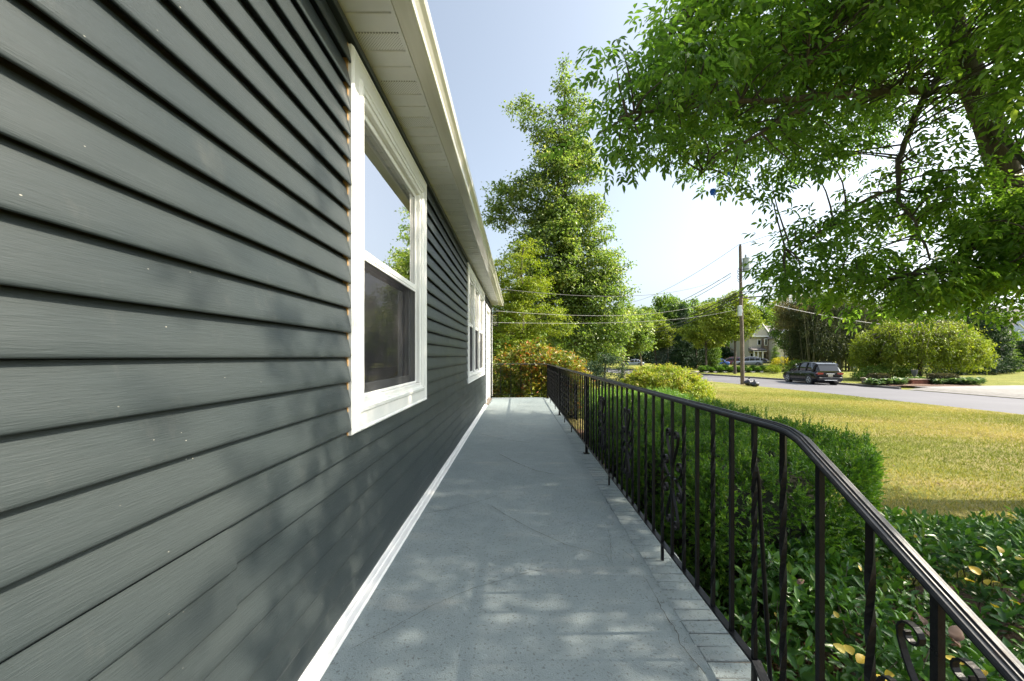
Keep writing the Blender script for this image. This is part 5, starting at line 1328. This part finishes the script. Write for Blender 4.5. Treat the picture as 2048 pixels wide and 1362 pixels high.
# =================================================================== ACROSS THE STREET
def fz(x, y): return gz_far(x - rpt(min(150, y), RW).x)
def cat_(px, Y): x = (px - 1035.0) * Y / F; return (x, Y, fz(x, Y))
def TT(name, px, Y, lab, cat, blobs, mat, group=None, **kw):
    """blobs given as (dx, dy, height, rx, ry, rz) about the foot"""
    b = cat_(px, Y); return tree(name, b, lab, cat, [(b[0] + q[0], b[1] + q[1], b[2] + q[2], q[3], q[4], q[5]) for q in blobs], mat, group=group, **kw)
G1 = 'street trees across the road'
TT('street_tree', 1412, 50, 'slender street tree across the road left of the utility pole, bare lower trunk', 'tree', [(0, 0, 6.8, 2.0, 2.0, 2.4), (-1.4, 0, 5.4, 2.0, 1.8, 1.5), (1.3, 0, 5.0, 1.8, 1.8, 1.6), (0, 0, 4.0, 2.4, 2, 1.0)], M['lf_olive'], G1, trunk=(.13, .04), ncl=260, cr=.48, per=60, leaf=.24, nbr=40, brr=.04, shell=.4)
TT('street_tree', 1470, 43, 'street tree directly behind the utility pole, wide olive green crown', 'tree', [(0, 0, 7.4, 2.2, 2.0, 1.9), (-2.0, 0, 6.0, 2.0, 1.8, 1.6), (1.0, 0, 5.8, 1.6, 1.8, 1.6), (-.6, 0, 5.0, 2.4, 2, 1.3)], M['lf_olive'], G1, trunk=(.14, .04), ncl=300, cr=.46, per=60, leaf=.22, nbr=40, brr=.04, shell=.4)
TT('street_tree', 1313, 60, 'street tree in front of the blue spruce with two pale trunks', 'tree', [(-1, 0, 7.0, 2.6, 2.2, 2.2), (-2.2, 0, 5.2, 2.4, 2.0, 1.7), (1.2, 0, 5.4, 2.2, 2.0, 1.8), (0, 0, 4.2, 3.0, 2, 1.1)], M['lf_olive'], G1, trunk=(.16, .05), ncl=300, cr=.55, per=60, leaf=.27, nbr=40, brr=.05, shell=.4)
TT('street_tree', 1283, 66, 'leftmost street tree beside the road bend', 'tree', [(-1.5, 0, 6.6, 2.6, 2.2, 2.2), (-3.2, 0, 5.0, 2.2, 2.0, 1.6), (.6, 0, 4.8, 2.0, 2.0, 1.6)], M['lf_olive'], G1, trunk=(.16, .05), ncl=220, cr=.55, per=60, leaf=.28, nbr=30, brr=.05, shell=.4, bark_mat=M['bark_pale'])
def conifer(name, px, Y, h, r0, mat, lab, leaf=.2, n=300, pw=1.0, grp=None, cat='conifer'):
    b = cat_(px, Y); root = empty(name, b, 0, lab, cat, grp)
    MB().tube([(0, 0, -.1), (0, 0, h * .9)], [r0 * .08, .02], 8).build('trunk', M['bark'], root)
    t = rng.random(n) ** .7; t = 1 - t; z = .15 + h * t; rr = r0 * (1 - t) ** pw * rng.uniform(.6, 1.05, n); a = rng.uniform(0, 2 * pi, n)
    cl = np.stack([np.cos(a) * rr, np.sin(a) * rr, z], 1)
    o = foliage_cloud(cl, leaf * 1.9, 50, leaf, mat, 'crown', root, .5, .35, 'simple', .25); o['kind'] = 'stuff'
    return root
conifer('dark_cypress', 1366, 57, 9.6, 1.9, M['lf_dark'], 'tall narrow dark green cypress behind the street trees', .22, 340, .65)
conifer('blue_spruce', 1335, 60, 6.2, 2.4, M['lf_blue'], 'silvery blue spruce left of the dark cypress', .20, 260)
conifer('dark_spruce', 1392, 58, 5.4, 3.2, M['lf_dark'], 'broad dark spruce at the foot of the tall cypress', .22, 300, .8)
for i, (px, h, lab) in enumerate(((1421, 4.0, 'left of two bright narrow arborvitae beside the driveway'), (1431, 3.6, 'right of two bright narrow arborvitae beside the driveway'))):
    conifer('arborvitae', px, 55, h, .75, M['lf_mid'], lab, .14, 110, .35, 'pair of arborvitae', 'arborvitae')
# background wood: individual broad trees
wood = [(1285, 100, 15.5, 5.5, M['lf_mid']), (1330, 108, 19.5, 5.5, M['lf_mid']), (1352, 96, 16.5, 4.5, M['lf_mid']), (1385, 112, 18.5, 5.5, M['lf_mid']), (1425, 104, 17.5, 5.5, M['lf_mid']), (1462, 110, 18.2, 5.5, M['lf_mid']), (1502, 106, 17.5, 6, M['lf_mid']), (1545, 112, 18.0, 6, M['lf_olive']), (1240, 110, 14.5, 5.5, M['lf_olive']), (1200, 100, 14, 5.5, M['lf_mid']), (1150, 90, 13, 5.5, M['lf_mid']), (1100, 80, 12, 5.5, M['lf_mid']), (1060, 70, 10, 5, M['lf_mid']), (1020, 60, 9, 5, M['lf_mid'])]
names = ['leftmost broad tree above the road bend', 'tallest crown of the wood behind the spruces', 'rounded dark crown between the two tallest in the wood', 'broad crown above the dark cypress', 'broad crown above the left street tree', 'broad crown just left of the utility pole', 'broad crown just right of the utility pole', 'paler broad crown above the cream house', 'background tree right of the tall maple', 'background tree behind the tall maple crown', 'background tree behind the maple trunk', 'background tree seen low left of the tall maple', 'background tree behind the andromeda shrub', 'background tree at the house corner']
for (px, Y, h, rr, mt), lab in zip(wood, names):
    q = h / 16.0
    TT('broad_tree', px, Y, lab, 'tree', [(0, 0, h * .78, rr * .62, rr * .6, h * .2), (-rr * .45, 0, h * .58, rr * .6, rr * .6, h * .2), (rr * .45, 0, h * .60, rr * .6, rr * .6, h * .2), (0, -1, h * .36, rr * .95, rr * .7, h * .22)], mt, 'background wood', trunk=(.3, .1), ncl=150, cr=1.15, per=52, leaf=.62, nbr=12, brr=.08, shell=.55, aspect=.7)
# dark woodland strip low behind everything
UND = ['leftmost, beyond the road bend', 'second from the left end', 'third from the left, beyond the lime mound', 'fourth from the left, beyond the lime mound', 'fifth, left of the blue spruce', 'sixth, behind the blue spruce', 'seventh, behind the cypress', 'eighth, behind the left street tree', 'ninth, behind the arborvitae', 'tenth, behind the blue car', 'eleventh, left of the utility pole', 'twelfth, right of the utility pole', 'thirteenth, left of the cream house', 'fourteenth, behind the cream house', 'fifteenth, behind the house garage', 'rightmost, behind the bamboo']
for i in range(16):
    px = 1215 + i * 26; Y = 92 + (i % 3) * 3
    TT('understory_bush', px, Y, 'dark understory bush below the background wood, ' + UND[i], 'bush', [(0, 0, 1.8, 2.6, 1.8, 2.0)], M['lf_dark'], 'understory bushes', trunk=(.1, .05), ncl=55, cr=.8, per=44, leaf=.42, nbr=0, shell=.4)
# row of clipped balls
side_ = ['leftmost', 'second', 'third', 'fourth', 'fifth', 'sixth', 'seventh', 'eighth']
for i in range(8):
    for j in range(2):
        px = 1404 + i * 18.6 + j * 9; Y = 46.0 + j * 2.6 - i * .15
        b = cat_(px, Y); root = empty('ball_shrub', b, 0, None, 'shrub', 'row of clipped ball shrubs')
        root['label'] = side_[i] + ' round clipped ball shrub from the left in the ' + ('front' if j == 0 else 'back') + ' row across the street'
        if i == 0 and j == 0:
            n = 900; d = rand_dirs(n); d[:, 2] = np.abs(d[:, 2] * 1.0) * np.sign(d[:, 2] + .6); P_ = d * .37 + np.array([0, 0, .33]); 
            v, f, k = leaf_tris(P_, unit(d + rng.normal(size=d.shape) * .6), unit(d + rng.normal(size=d.shape) * .5), np.full(n, .11), np.full(n, .07)); ballme = npmesh('foliage', v, f, M['lf_box'], np.repeat(rng.random(n), k))
            import bmesh
            bm = bmesh.new(); bmesh.ops.create_icosphere(bm, subdivisions=2, radius=.33); corme = bpy.data.meshes.new('core_and_stems'); bm.to_mesh(corme); bm.free(); corme.materials.append(M['core'])  # filler ball, coloured dark like the shade inside the shrub
        o = link('foliage', ballme, root); o['kind'] = 'stuff'; o.rotation_euler = (0, 0, R.uniform(0, 6)); link('core_and_stems', corme, root, (0, 0, .33)); s = R.uniform(.88, 1.15); root.scale = (s, s, s * R.uniform(.9, 1.05))
p = grid_sheet('gravel_bed', [(22.0, 46.0), (31.0, 44.4), (32.5, 48.6), (23, 49.8)], simple('pale_gravel', (0.42, 0.38, 0.35), .9, var=.3, scale=5), lambda x, y: fz(x, y) + .02)
TT('grass_clump', 1546, 42.5, 'light green arching grass clump on the far verge', 'shrub', [(0, 0, .45, .75, .6, .45)], M['lf_olive'], None, trunk=(.02, .01), ncl=60, cr=.25, per=50, leaf=.16, aspect=.15, nbr=0, droop=-.6)
TT('golden_shrub', 1572, 52, 'bright golden yellow shrub in front of the cream house garage', 'shrub', [(0, 0, 1.0, 1.9, 1.2, .75), (1.2, 0, 1.1, 1.2, 1, .7)], M['lf_gold'], None, trunk=(.05, .02), ncl=110, cr=.35, per=50, leaf=.14, nbr=0)
conifer('arborvitae', 1551, 60, 3.2, .6, M['lf_mid'], 'small upright conifer against the garage of the cream house', .14, 80, .5, None, 'arborvitae')
TT('juniper', 1600, 46, 'low dark juniper left of the bamboo behind the black car', 'shrub', [(0, 0, .7, 1.6, .9, .7), (-2.0, 0, .45, 1.2, .8, .45)], M['lf_mid'], None, trunk=(.05, .02), ncl=80, cr=.3, per=50, leaf=.14, nbr=0)

# bamboo grove
bx = cat_(1640, 48)
bam = empty('bamboo_grove', bx, 0, 'tall dense bamboo grove with bare culms behind the black car', 'bamboo')
cm = []
for s_ in range(4):
    m = MB(); m.tube([(0, 0, 0), (.05 * s_, .02, 2.5), (.15 * s_ - .1, .05, 5), (.35 * s_ - .4, .1, 7.6)], [.045, .04, .03, .012], 6); cm.append(m.mesh('culm', simple('bamboo_culm', (0.11, 0.105, 0.055), .6, var=.4, scale=3)))
for i in range(130):
    x = R.uniform(-3.0, 7.0); y = R.uniform(-1.8, 3.0) if i > 45 else R.uniform(-2.2, -1.2)
    o = link('culm', cm[i % 4], bam, (x, y, 0)); o.rotation_euler = (R.uniform(-.06, .06), R.uniform(-.07, .07), R.uniform(0, 6)); s = R.uniform(.8, 1.15); o.scale = (1, 1, s)
cl, d, k = blob_points([(-2.8, 0, 7.0, 2.2, 2.0, 2.0), (-.5, 0, 7.4, 2.8, 2.2, 2.4), (2.6, 0, 7.2, 2.8, 2.2, 2.4), (5.5, 0, 6.4, 2.4, 2.0, 2.4), (-2.2, .4, 4.0, 1.7, 1.8, 2.4), (0, .6, 4.2, 3.0, 1.8, 2.4), (3.6, .6, 4.2, 3.0, 1.8, 2.4), (0, .8, 2.2, 3.6, 1.2, 1.8), (4.4, .8, 2.6, 2.8, 1.2, 2.0), (1, -1.4, 3.2, 4.4, .8, 1.3), (1, -2.0, 4.9, 4.6, .6, 1.8), (-.8, -1.6, 2.6, 1.7, .6, 1.0), (1.4, -2.3, 2.9, 4.6, .5, 1.5), (3.6, -2.3, 2.4, 3.0, .5, 1.2), (-.8, -2.3, 3.4, 2.1, .5, 1.6)], 2100, .3)
# drooping sprays
o = foliage_cloud(cl, .55, 46, .30, M['lf_bamboo'], 'foliage', bam, 1.2, .17, 'simple', 1.0); o['kind'] = 'stuff'
cl2, d, k = blob_points([(-3.4, -.3, 8.2, 2.2, 1.6, 1.6), (-4.6, 0, 6.6, 1.1, 1.2, 1.1)], 150, .5)
o = foliage_cloud(cl2, .5, 46, .28, M['lf_tan'], 'dry_tips', bam, 1.0, .17, 'simple', .9); o['kind'] = 'stuff'
# weeping tree
wx = cat_(1838, 32)
wp = empty('weeping_tree', wx, 0, 'wide weeping tree with hanging yellow green branches over the roadside bed', 'tree')
m = MB(); m.tube([(0, 0, -.1), (.1, 0, 1.2), (-.1, 0, 2.4), (0, 0, 3.6)], [.2, .16, .14, .08], 10); m.build('trunk', M['bark'], wp)
mb = MB(); Cc = []; 
for i in range(330):
    a = R.uniform(0, 2 * pi); rr = R.uniform(.5, 1.0); rx, ry = 4.9 * rr, 2.6 * rr; topz = 5.0 * (1 - .40 * rr * rr) + R.uniform(-.5, .4)
    e = Vector((rx * cos(a), ry * sin(a), topz)); low = R.uniform(.7, 2.3) + .5 * (1 - rr)
    pts = [Vector((0, 0, 3.2)), e * .5 + Vector((0, 0, 2.2 + R.uniform(0, .4))), e, e + Vector((R.uniform(-.2, .4) * cos(a), .1, -(topz - low) * .5)), Vector((e.x * 1.04, e.y * 1.04, low))]
    mb.tube(pts, [.04, .03, .016, .010, .005], 4, cap=False)
    for k in range(14): t = k / 13; Cc.append(tuple(pts[2].lerp(pts[4], t) + Vector((R.uniform(-.38, .38), R.uniform(-.3, .3), R.uniform(-.15, .25)))))
    if i % 2 == 0:
        for k in range(3): Cc.append(tuple(pts[1].lerp(pts[2], k / 3 + .2)))
tag(mb.build('branches', M['bark_pale'], wp), kind='stuff')
o = foliage_cloud(np.array(Cc), .20, 17, .15, M['lf_bright'], 'foliage', wp, 1.2, .5, 'simple', .9); o['kind'] = 'stuff'
# bed under the weeping tree
tree('spreading_juniper', cat_(1775, 31), 'spreading green juniper behind the left clipped box', 'shrub', [(cat_(1775, 31)[0], 31, -.35, 2.2, .9, .75), (cat_(1760, 31)[0], 30.8, -.5, 2.6, .8, .5)], M['lf_mid'], (.05, .02), ncl=150, cr=.3, per=50, leaf=.12, nbr=0)
for (px, Y, w_, h_, lab) in ((1757, 27.6, 1.15, .72, 'small bronzed clipped box on the left of the roadside bed'), (1886, 27.0, 1.60, .70, 'larger bronzed clipped box on the right of the roadside bed')):
    b = cat_(px, Y); root = empty('clipped_box', b, 0, lab, 'shrub', 'clipped boxes in the roadside bed')
    P_, Nn = rbox_points(2600, -w_ / 2, w_ / 2, -.4, .4, 0, h_, .22, 1.2); v, f, k = leaf_tris(P_, unit(Nn + rng.normal(size=P_.shape) * .7), unit(Nn + rng.normal(size=P_.shape) * .4), np.full(len(P_), .085), np.full(len(P_), .05))
    o = link('foliage', npmesh('foliage', v, f, M['lf_boxb'], np.repeat(rng.random(len(P_)), k)), root); o['kind'] = 'stuff'
    MB().box(-w_ / 2 + .06, w_ / 2 - .06, -.34, .34, 0, h_ - .07, bev=.12).build('core_and_stems', M['core'], root)  # dark filler block painted as the shaded inside of the box
b = cat_(1834, 27.2); pl = empty('planter', b, 0, 'low terracotta brick planter between the clipped boxes', 'planter')
for r_ in range(3):
    for c_ in range(6):
        MB().box(-.6 + c_ * .2 + (.1 if r_ % 2 else 0) + .005, -.6 + (c_ + 1) * .2 + (.1 if r_ % 2 else 0) - .005, -.2, .2, .02 + r_ * .09, .02 + (r_ + 1) * .09 - .008, bev=.006).build('brick', M.get('terra') or M.setdefault('terra', simple('terracotta', (0.33, 0.13, 0.08), .85, var=.35, scale=5)), pl)
MB().box(-.62, .72, -.25, .25, .295, .36, bev=.015).build('coping', simple('buff_coping', (0.36, 0.28, 0.2), .9), pl)
b = cat_(1829, 29.0); ur = empty('garden_urn', b, 0, 'small grey stone garden urn behind the terracotta planter', 'urn')
m = MB(); m.cyl((0, 0), .16, 0, .06, 14); m.tube([(0, 0, .06), (0, 0, .3), (0, 0, .5), (0, 0, .62), (0, 0, .85), (0, 0, .92)], [.09, .06, .07, .15, .19, .21], 14); m.build('bowl', simple('urn_stone', (0.15, 0.15, 0.155), .85), ur)
b = cat_(1733, 28.2); bs = empty('stone_seat', b, 0, 'low buff stone block at the left end of the roadside bed', 'stone seat')
m = MB(); m.box(-.22, .22, -.18, .18, 0, .34, bev=.02); m.build('base', simple('buff_stone', (0.30, 0.25, 0.19), .9), bs); MB().box(-.28, .28, -.24, .24, .341, .42, bev=.015).build('slab', simple('buff_slab', (0.40, 0.33, 0.26), .9), bs)
b = cat_(1710, 36); la = empty('garden_lantern', b, 0, 'small pale garden lantern at the right edge of the bamboo', 'lantern')
m = MB(); m.cyl((0, 0), .03, 0, .8, 8); m.build('post', M['plastic'], la); m = MB(); m.cyl((0, 0), .12, .8, 1.0, 10); m.build('lamp', simple('pale_lamp', (.5, .55, .6), .3), la); m = MB(); m.cyl((0, 0), .2, 1.0, 1.12, 10, r2=.04); m.build('cap', M['plastic'], la)
# hosta groundcover
def hostas(px0, px1, Y0_, Y1_, n, mat, lab, nm='groundcover'):
    C, D, Nn, L = [], [], [], []
    for i in range(n):
        Y = R.uniform(Y0_, Y1_); pq = R.uniform(px0, px1)
        if 1808 < pq < 1862 and Y < 27.6: continue
        b = cat_(pq, Y)
        for k in range(22):
            a = R.uniform(0, 6.28); el = R.uniform(.2, 1.1); C.append((b[0] + .06 * cos(a), b[1] + .06 * sin(a), b[2] + R.uniform(.05, .3))); D.append((cos(a) * cos(el), sin(a) * cos(el), sin(el))); Nn.append((-cos(a) * .4, -sin(a) * .4, 1)); L.append(R.uniform(.15, .32))
    v, f, k = leaf_tris(np.array(C), unit(np.array(D)), unit(np.array(Nn)), np.array(L), np.array(L) * .6, 'full', curl=.3)
    tag(link(nm, npmesh(nm, v, f, mat, np.repeat(rng.random(len(C)), k))), lab, 'plants', kind='stuff')
M['lf_hosta'] = leafmat('hosta_leaf', [(0, (0.05, 0.11, 0.04)), (.7, (0.11, 0.19, 0.08)), (1, (0.26, 0.33, 0.18))], .25, .5, .4, 1.2)
hostas(1735, 1905, 26.2, 28.6, 170, M['lf_hosta'], 'pale leafy groundcover along the kerb in front of the planter')
hostas(1905, 1962, 25.6, 27.6, 70, M['lf_hosta'], 'white flecked hostas at the right end of the roadside bed')
grid_sheet('roadside_bed', [(cat_(1730, 29)[0], 29.4), (cat_(1960, 26)[0] + 1, 28.6), (cat_(1962, 25)[0], 25.0), (25.2, 25.6)], M['mulch'], lambda x, y: fz(x, y) + .02)
# cedars and tall hedge at the right
conifer('cedar_tree', 1958, 40, 7.0, 2.7, M['lf_dark'], 'broad dark green cedar beside the grey roofed house', .22, 420, .45)
conifer('cedar_tree', 1985, 42, 4.8, 1.9, M['lf_mid'], 'shorter mid green cedar on the right of the broad dark one', .20, 220, .5)
b = cat_(2040, 43); hr = empty('tall_hedge', b, 0, 'tall dark clipped hedge below the grey roof at the right edge', 'hedge')
P_, Nn = rbox_points(15000, -2.8, 5.5, -.9, .9, 0, 3.2, .5); P_, h_ = lump(P_, Nn, .10, 1.7, 2)
v, f, k = leaf_tris(P_, unit(Nn + rng.normal(size=P_.shape) * .8), unit(Nn + rng.normal(size=P_.shape) * .5), np.full(len(P_), .20), np.full(len(P_), .11)); o = link('foliage', npmesh('foliage', v, f, M['lf_dark'], np.repeat(rng.random(len(P_)), k)), hr); o['kind'] = 'stuff'
MB().box(-2.6, 5.3, -.7, .7, 0, 3.0, bev=.3).build('core_and_stems', M['core'], hr)  # dark filler block, its colour stands for the hedge's inner shade
TT('backdrop_shrub', 1885, 37, 'dark evergreen shrubs under and behind the weeping tree', 'shrub', [(-1.6, 0, 1.1, 1.9, 1.1, 1.1), (1.3, 0, 1.0, 1.9, 1.1, 1.0), (4.2, 0, .9, 1.6, 1, .9)], M['lf_dark'], None, trunk=(.06, .02), ncl=150, cr=.4, per=50, leaf=.16, nbr=0)
for (px, Y, h, rr) in ((1600, 72, 13, 4.5), (1660, 66, 14, 5), (1730, 62, 12, 5), (1800, 58, 11.5, 5), (1870, 60, 11, 5), (1935, 56, 10, 4.5), (2050, 78, 12, 5), (2120, 60, 11, 5)):
    lab = {1600: 'tree directly behind the left edge of the bamboo', 1660: 'tree behind the middle of the bamboo', 1730: 'tree behind the right end of the bamboo', 1800: 'tree behind the left half of the weeping tree', 1870: 'tree behind the right half of the weeping tree', 1935: 'tree behind the broad cedar', 2050: 'tree beyond the grey roofed house', 2120: 'tree at the far right beyond the hedge'}[px]
    TT('broad_tree', px, Y, lab, 'tree', [(0, 0, h * .72, rr * .7, rr * .6, h * .22), (-rr * .5, 0, h * .52, rr * .6, rr * .6, h * .22), (rr * .5, 0, h * .5, rr * .6, rr * .6, h * .22), (0, -1, h * .3, rr * 1.0, rr * .7, h * .24)], M['lf_mid'], 'background wood', trunk=(.25, .1), ncl=170, cr=.95, per=54, leaf=.45, nbr=12, brr=.08, shell=.45, aspect=.6)

# ---- cream house
hx, hy, hz = cat_(1530, 84); hz = CAMZ + (712 - 729) * 84 / F
ch = empty('cream_house', (hx, hy, hz), 0, 'cream two storey house with grey shingled gables, stone entry and garage across the street', 'house')
M['cream'] = simple('cream_siding', (0.50, 0.46, 0.38), .8, var=.06); M['wtrim'] = simple('white_trim', (0.78, 0.78, 0.76), .6, var=.03); M['stone'] = simple('stone_veneer', (0.22, 0.17, 0.14), .9, var=.6, scale=2.2); M['shg'] = simple('grey_shingle', (0.16, 0.145, 0.14), .9, var=.3, scale=4); M['pane'] = m_
def gable(m, x0, x1, y0, y1, ze, zp, over=.35, mi=0):
    xm = (x0 + x1) / 2; sl = (zp - ze) / (xm - x0)
    m.prism([(x0 - over, ze - over * sl), (xm, zp), (x1 + over, ze - over * sl), (x1 + over, ze - over * sl + .22), (xm, zp + .25), (x0 - over, ze - over * sl + .22)], 'y', y0 - .4, y1, mi)
def sxp(px): return (px - 1035.0) * 84 / F - hx
def zpx(py): return CAMZ + (712 - py) * 84 / F - hz
# main block
m = MB(); m.box(sxp(1505), sxp(1600), 1.2, 9, 0, zpx(672)); m.build('wall', M['cream'], ch)
m = MB(); m.prism([(sxp(1512), zpx(672)), (sxp(1528), zpx(647)), (sxp(1544), zpx(672))], 'y', .8, 1.6); m.build('gable_wall', M['cream'], ch)
m = MB(); m.box(sxp(1541), sxp(1580), -1.4, 1.2, 0, zpx(676)); m.prism([(sxp(1541), zpx(676)), (sxp(1560), zpx(660)), (sxp(1580), zpx(676))], 'y', -1.4, 1.2); m.build('garage_wall', M['cream'], ch)
m = MB(); gable(m, sxp(1510), sxp(1546), 1.2, 8, zpx(672), zpx(645)); m.prism([(1.0, zpx(672)), (5, zpx(648)), (9, zpx(672))], 'x', sxp(1500), sxp(1604)); m.build('roof', M['shg'], ch)
m = MB(); gable(m, sxp(1541), sxp(1580), -1.4, 5, zpx(676), zpx(659)); m.build('garage_roof', M['shg'], ch)
m = MB()
for (a, b, c, d, y) in ((1510, 672, 1528, 645.5, .75), (1528, 645.5, 1547, 672, .75), (1540, 677, 1560, 659.5, -1.86), (1560, 659.5, 1581, 677, -1.86)):
    m.tube([(sxp(a), y, zpx(b)), (sxp(c), y, zpx(d))], .16, 4)
m.box(sxp(1508), sxp(1546), .7, .85, zpx(673.5), zpx(671)); m.build('rake_trim', M['wtrim'], ch)
m = MB(); m.box(sxp(1530), sxp(1541), .6, 1.25, 0, zpx(677)); m.build('entry_wall', M['stone'], ch)
m = MB(); m.box(sxp(1504), sxp(1530), -.6, -.55 + .2, zpx(703), zpx(700)); m.box(sxp(1513), sxp(1514.4), -.5, -.3, 0, zpx(703)); m.box(sxp(1522), sxp(1524), -.5, -.3, 0, zpx(703)); m.box(sxp(1505), sxp(1506.5), -.5, -.3, 0, zpx(703)); m.build('porch_column', M['wtrim'], ch)
m = MB(); m.prism([(-.6, zpx(700)), (1.2, zpx(695)), (1.2, zpx(703)), (-.6, zpx(702))], 'x', sxp(1503), sxp(1531)); m.build('porch_roof', M['shg'], ch)
def hwin(a, b, c, d, y):
    m = MB(); m.box(sxp(a) - .12, sxp(b) + .12, y - .06, y, zpx(d) - .12, zpx(c) + .12); o = m.build('window', M['wtrim'], ch)
    k = max(1, round((b - a) / 5)); w_ = (sxp(b) - sxp(a)) / k
    for i in range(k): MB().box(sxp(a) + i * w_ + .05, sxp(a) + (i + 1) * w_ - .05, y - .09, y - .062, zpx(d), zpx(c)).build('pane', M['cglass'], o)
hwin(1546, 1558, 680, 691, -1.4); hwin(1522, 1528, 680, 689, 1.2); hwin(1507, 1517, 707, 719, 1.2); hwin(1533, 1537, 678, 690, .6)
m = MB(); m.box(sxp(1543.5), sxp(1575), -1.46, -1.4, 0, zpx(711)); g_ = m.build('garage_door', simple('grey_garage_door', (.33, .35, .38), .6), ch)
for i in range(4): MB().box(sxp(1544.5), sxp(1574), -1.5, -1.462, .12 + i * .47, .5 + i * .47, bev=.01).build('panel', g_.data.materials[0], g_)
m = MB(); m.box(sxp(1531.5), sxp(1535), .54, .6, 0, zpx(707)); m.build('front_door', simple('dark_door', (.03, .025, .03), .5), ch)
# ---- grey roofed house at the right edge
def R2(px, py, Y=56): p = at(px, py, Y); return p
gb = cat_(2070, 56); gh = empty('grey_roofed_house', gb, 0, 'pale house with a steep grey shingle roof at the right edge of the view', 'house')
def lx2(px): return (px - 1035.0) * 56 / F - gb[0]
def lz2(py): return CAMZ + (712 - py) * 56 / F - gb[2]
MB().box(lx2(2014), lx2(2200), 0, 9, 0, lz2(682)).build('wall', simple('pale_blue_siding', (.62, .66, .70), .7, var=.04), gh)
m = MB(); m.prism([(-.6, lz2(683)), (4.5, lz2(612)), (9.6, lz2(683)), (9.6, lz2(680)), (4.5, lz2(608)), (-.6, lz2(680))], 'x', lx2(2004), lx2(2200)); m.build('roof', simple('slate_shingle', (.13, .12, .125), .9, var=.2, scale=6), gh)
m = MB(); m.prism([(lx2(2018), lz2(683)), (lx2(2062), lz2(632)), (lx2(2120), lz2(683))], 'y', -1.2, 1.0); m.build('gable_wall', bpy.data.materials['pale_blue_siding'], gh)
m = MB(); m.tube([(lx2(2014), -1.3, lz2(648)), (lx2(2054), -1.3, lz2(684))], .14, 4); m.box(lx2(2010), lx2(2140), -.75, -.6, lz2(685), lz2(682)); m.build('eave_trim', M['wtrim'], gh)
m = MB(); m.prism([(-1.6, lz2(683)), (1.5, lz2(650)), (1.5, lz2(683))], 'x', lx2(2012), lx2(2040)); m.build('wing_roof', bpy.data.materials['slate_shingle'], gh)
# trees beyond the near side of the street, behind the camera, seen only in the window glass
for i, (x, y, h) in enumerate(((13, 44, 11), (6, 44, 12), (-6, 24, 10))):
    tree('yard_tree', (x, y, -1.0), ['yard tree behind the maple with the pale trunk', 'yard tree far behind the tall maple', 'yard tree hidden behind the house end'][i], 'tree', [(x, y, h * .55, 3.2, 2.6, h * .28), (x - 1, y, h * .35, 3.4, 2.6, h * .22)], M['lf_mid'], (.2, .06), ncl=160, cr=.8, per=50, leaf=.35, nbr=12, brr=.06) if i == 2 else None
print('triangles', sum(len(o.data.polygons) for o in bpy.data.objects if o.type == 'MESH'), 'objects', len(bpy.data.objects))

# scattered fallen leaves on the near lawn and a few on the porch
n = 260
xl = rng.uniform(4.6, 14, n); yl_ = rng.uniform(3, 18, n); C = np.stack([xl, yl_, np.array([gz_near(a, b) for a, b in zip(xl, yl_)]) + .035], 1)
C = np.concatenate([C, np.stack([rng.uniform(-.55, .6, 16), rng.uniform(1.3, 8.5, 16), np.full(16, .006)], 1)])
D = rand_dirs(len(C), .15); v, f, k = leaf_tris(C, unit(D), unit(rand_dirs(len(C), .3) + np.array([0, 0, 2.])), rng.uniform(.025, .06, len(C)) * np.where(C[:, 2] > -.1, .3, 1), np.full(len(C), .02) * np.where(C[:, 2] > -.1, .3, 1), 'full', curl=.3)
tag(link('fallen_leaves', npmesh('fallen_leaves', v, f, M['lf_brown'], np.repeat(rng.random(len(C)), k))), 'small brown fallen leaves scattered over the lawn and porch floor', 'leaves', kind='stuff')
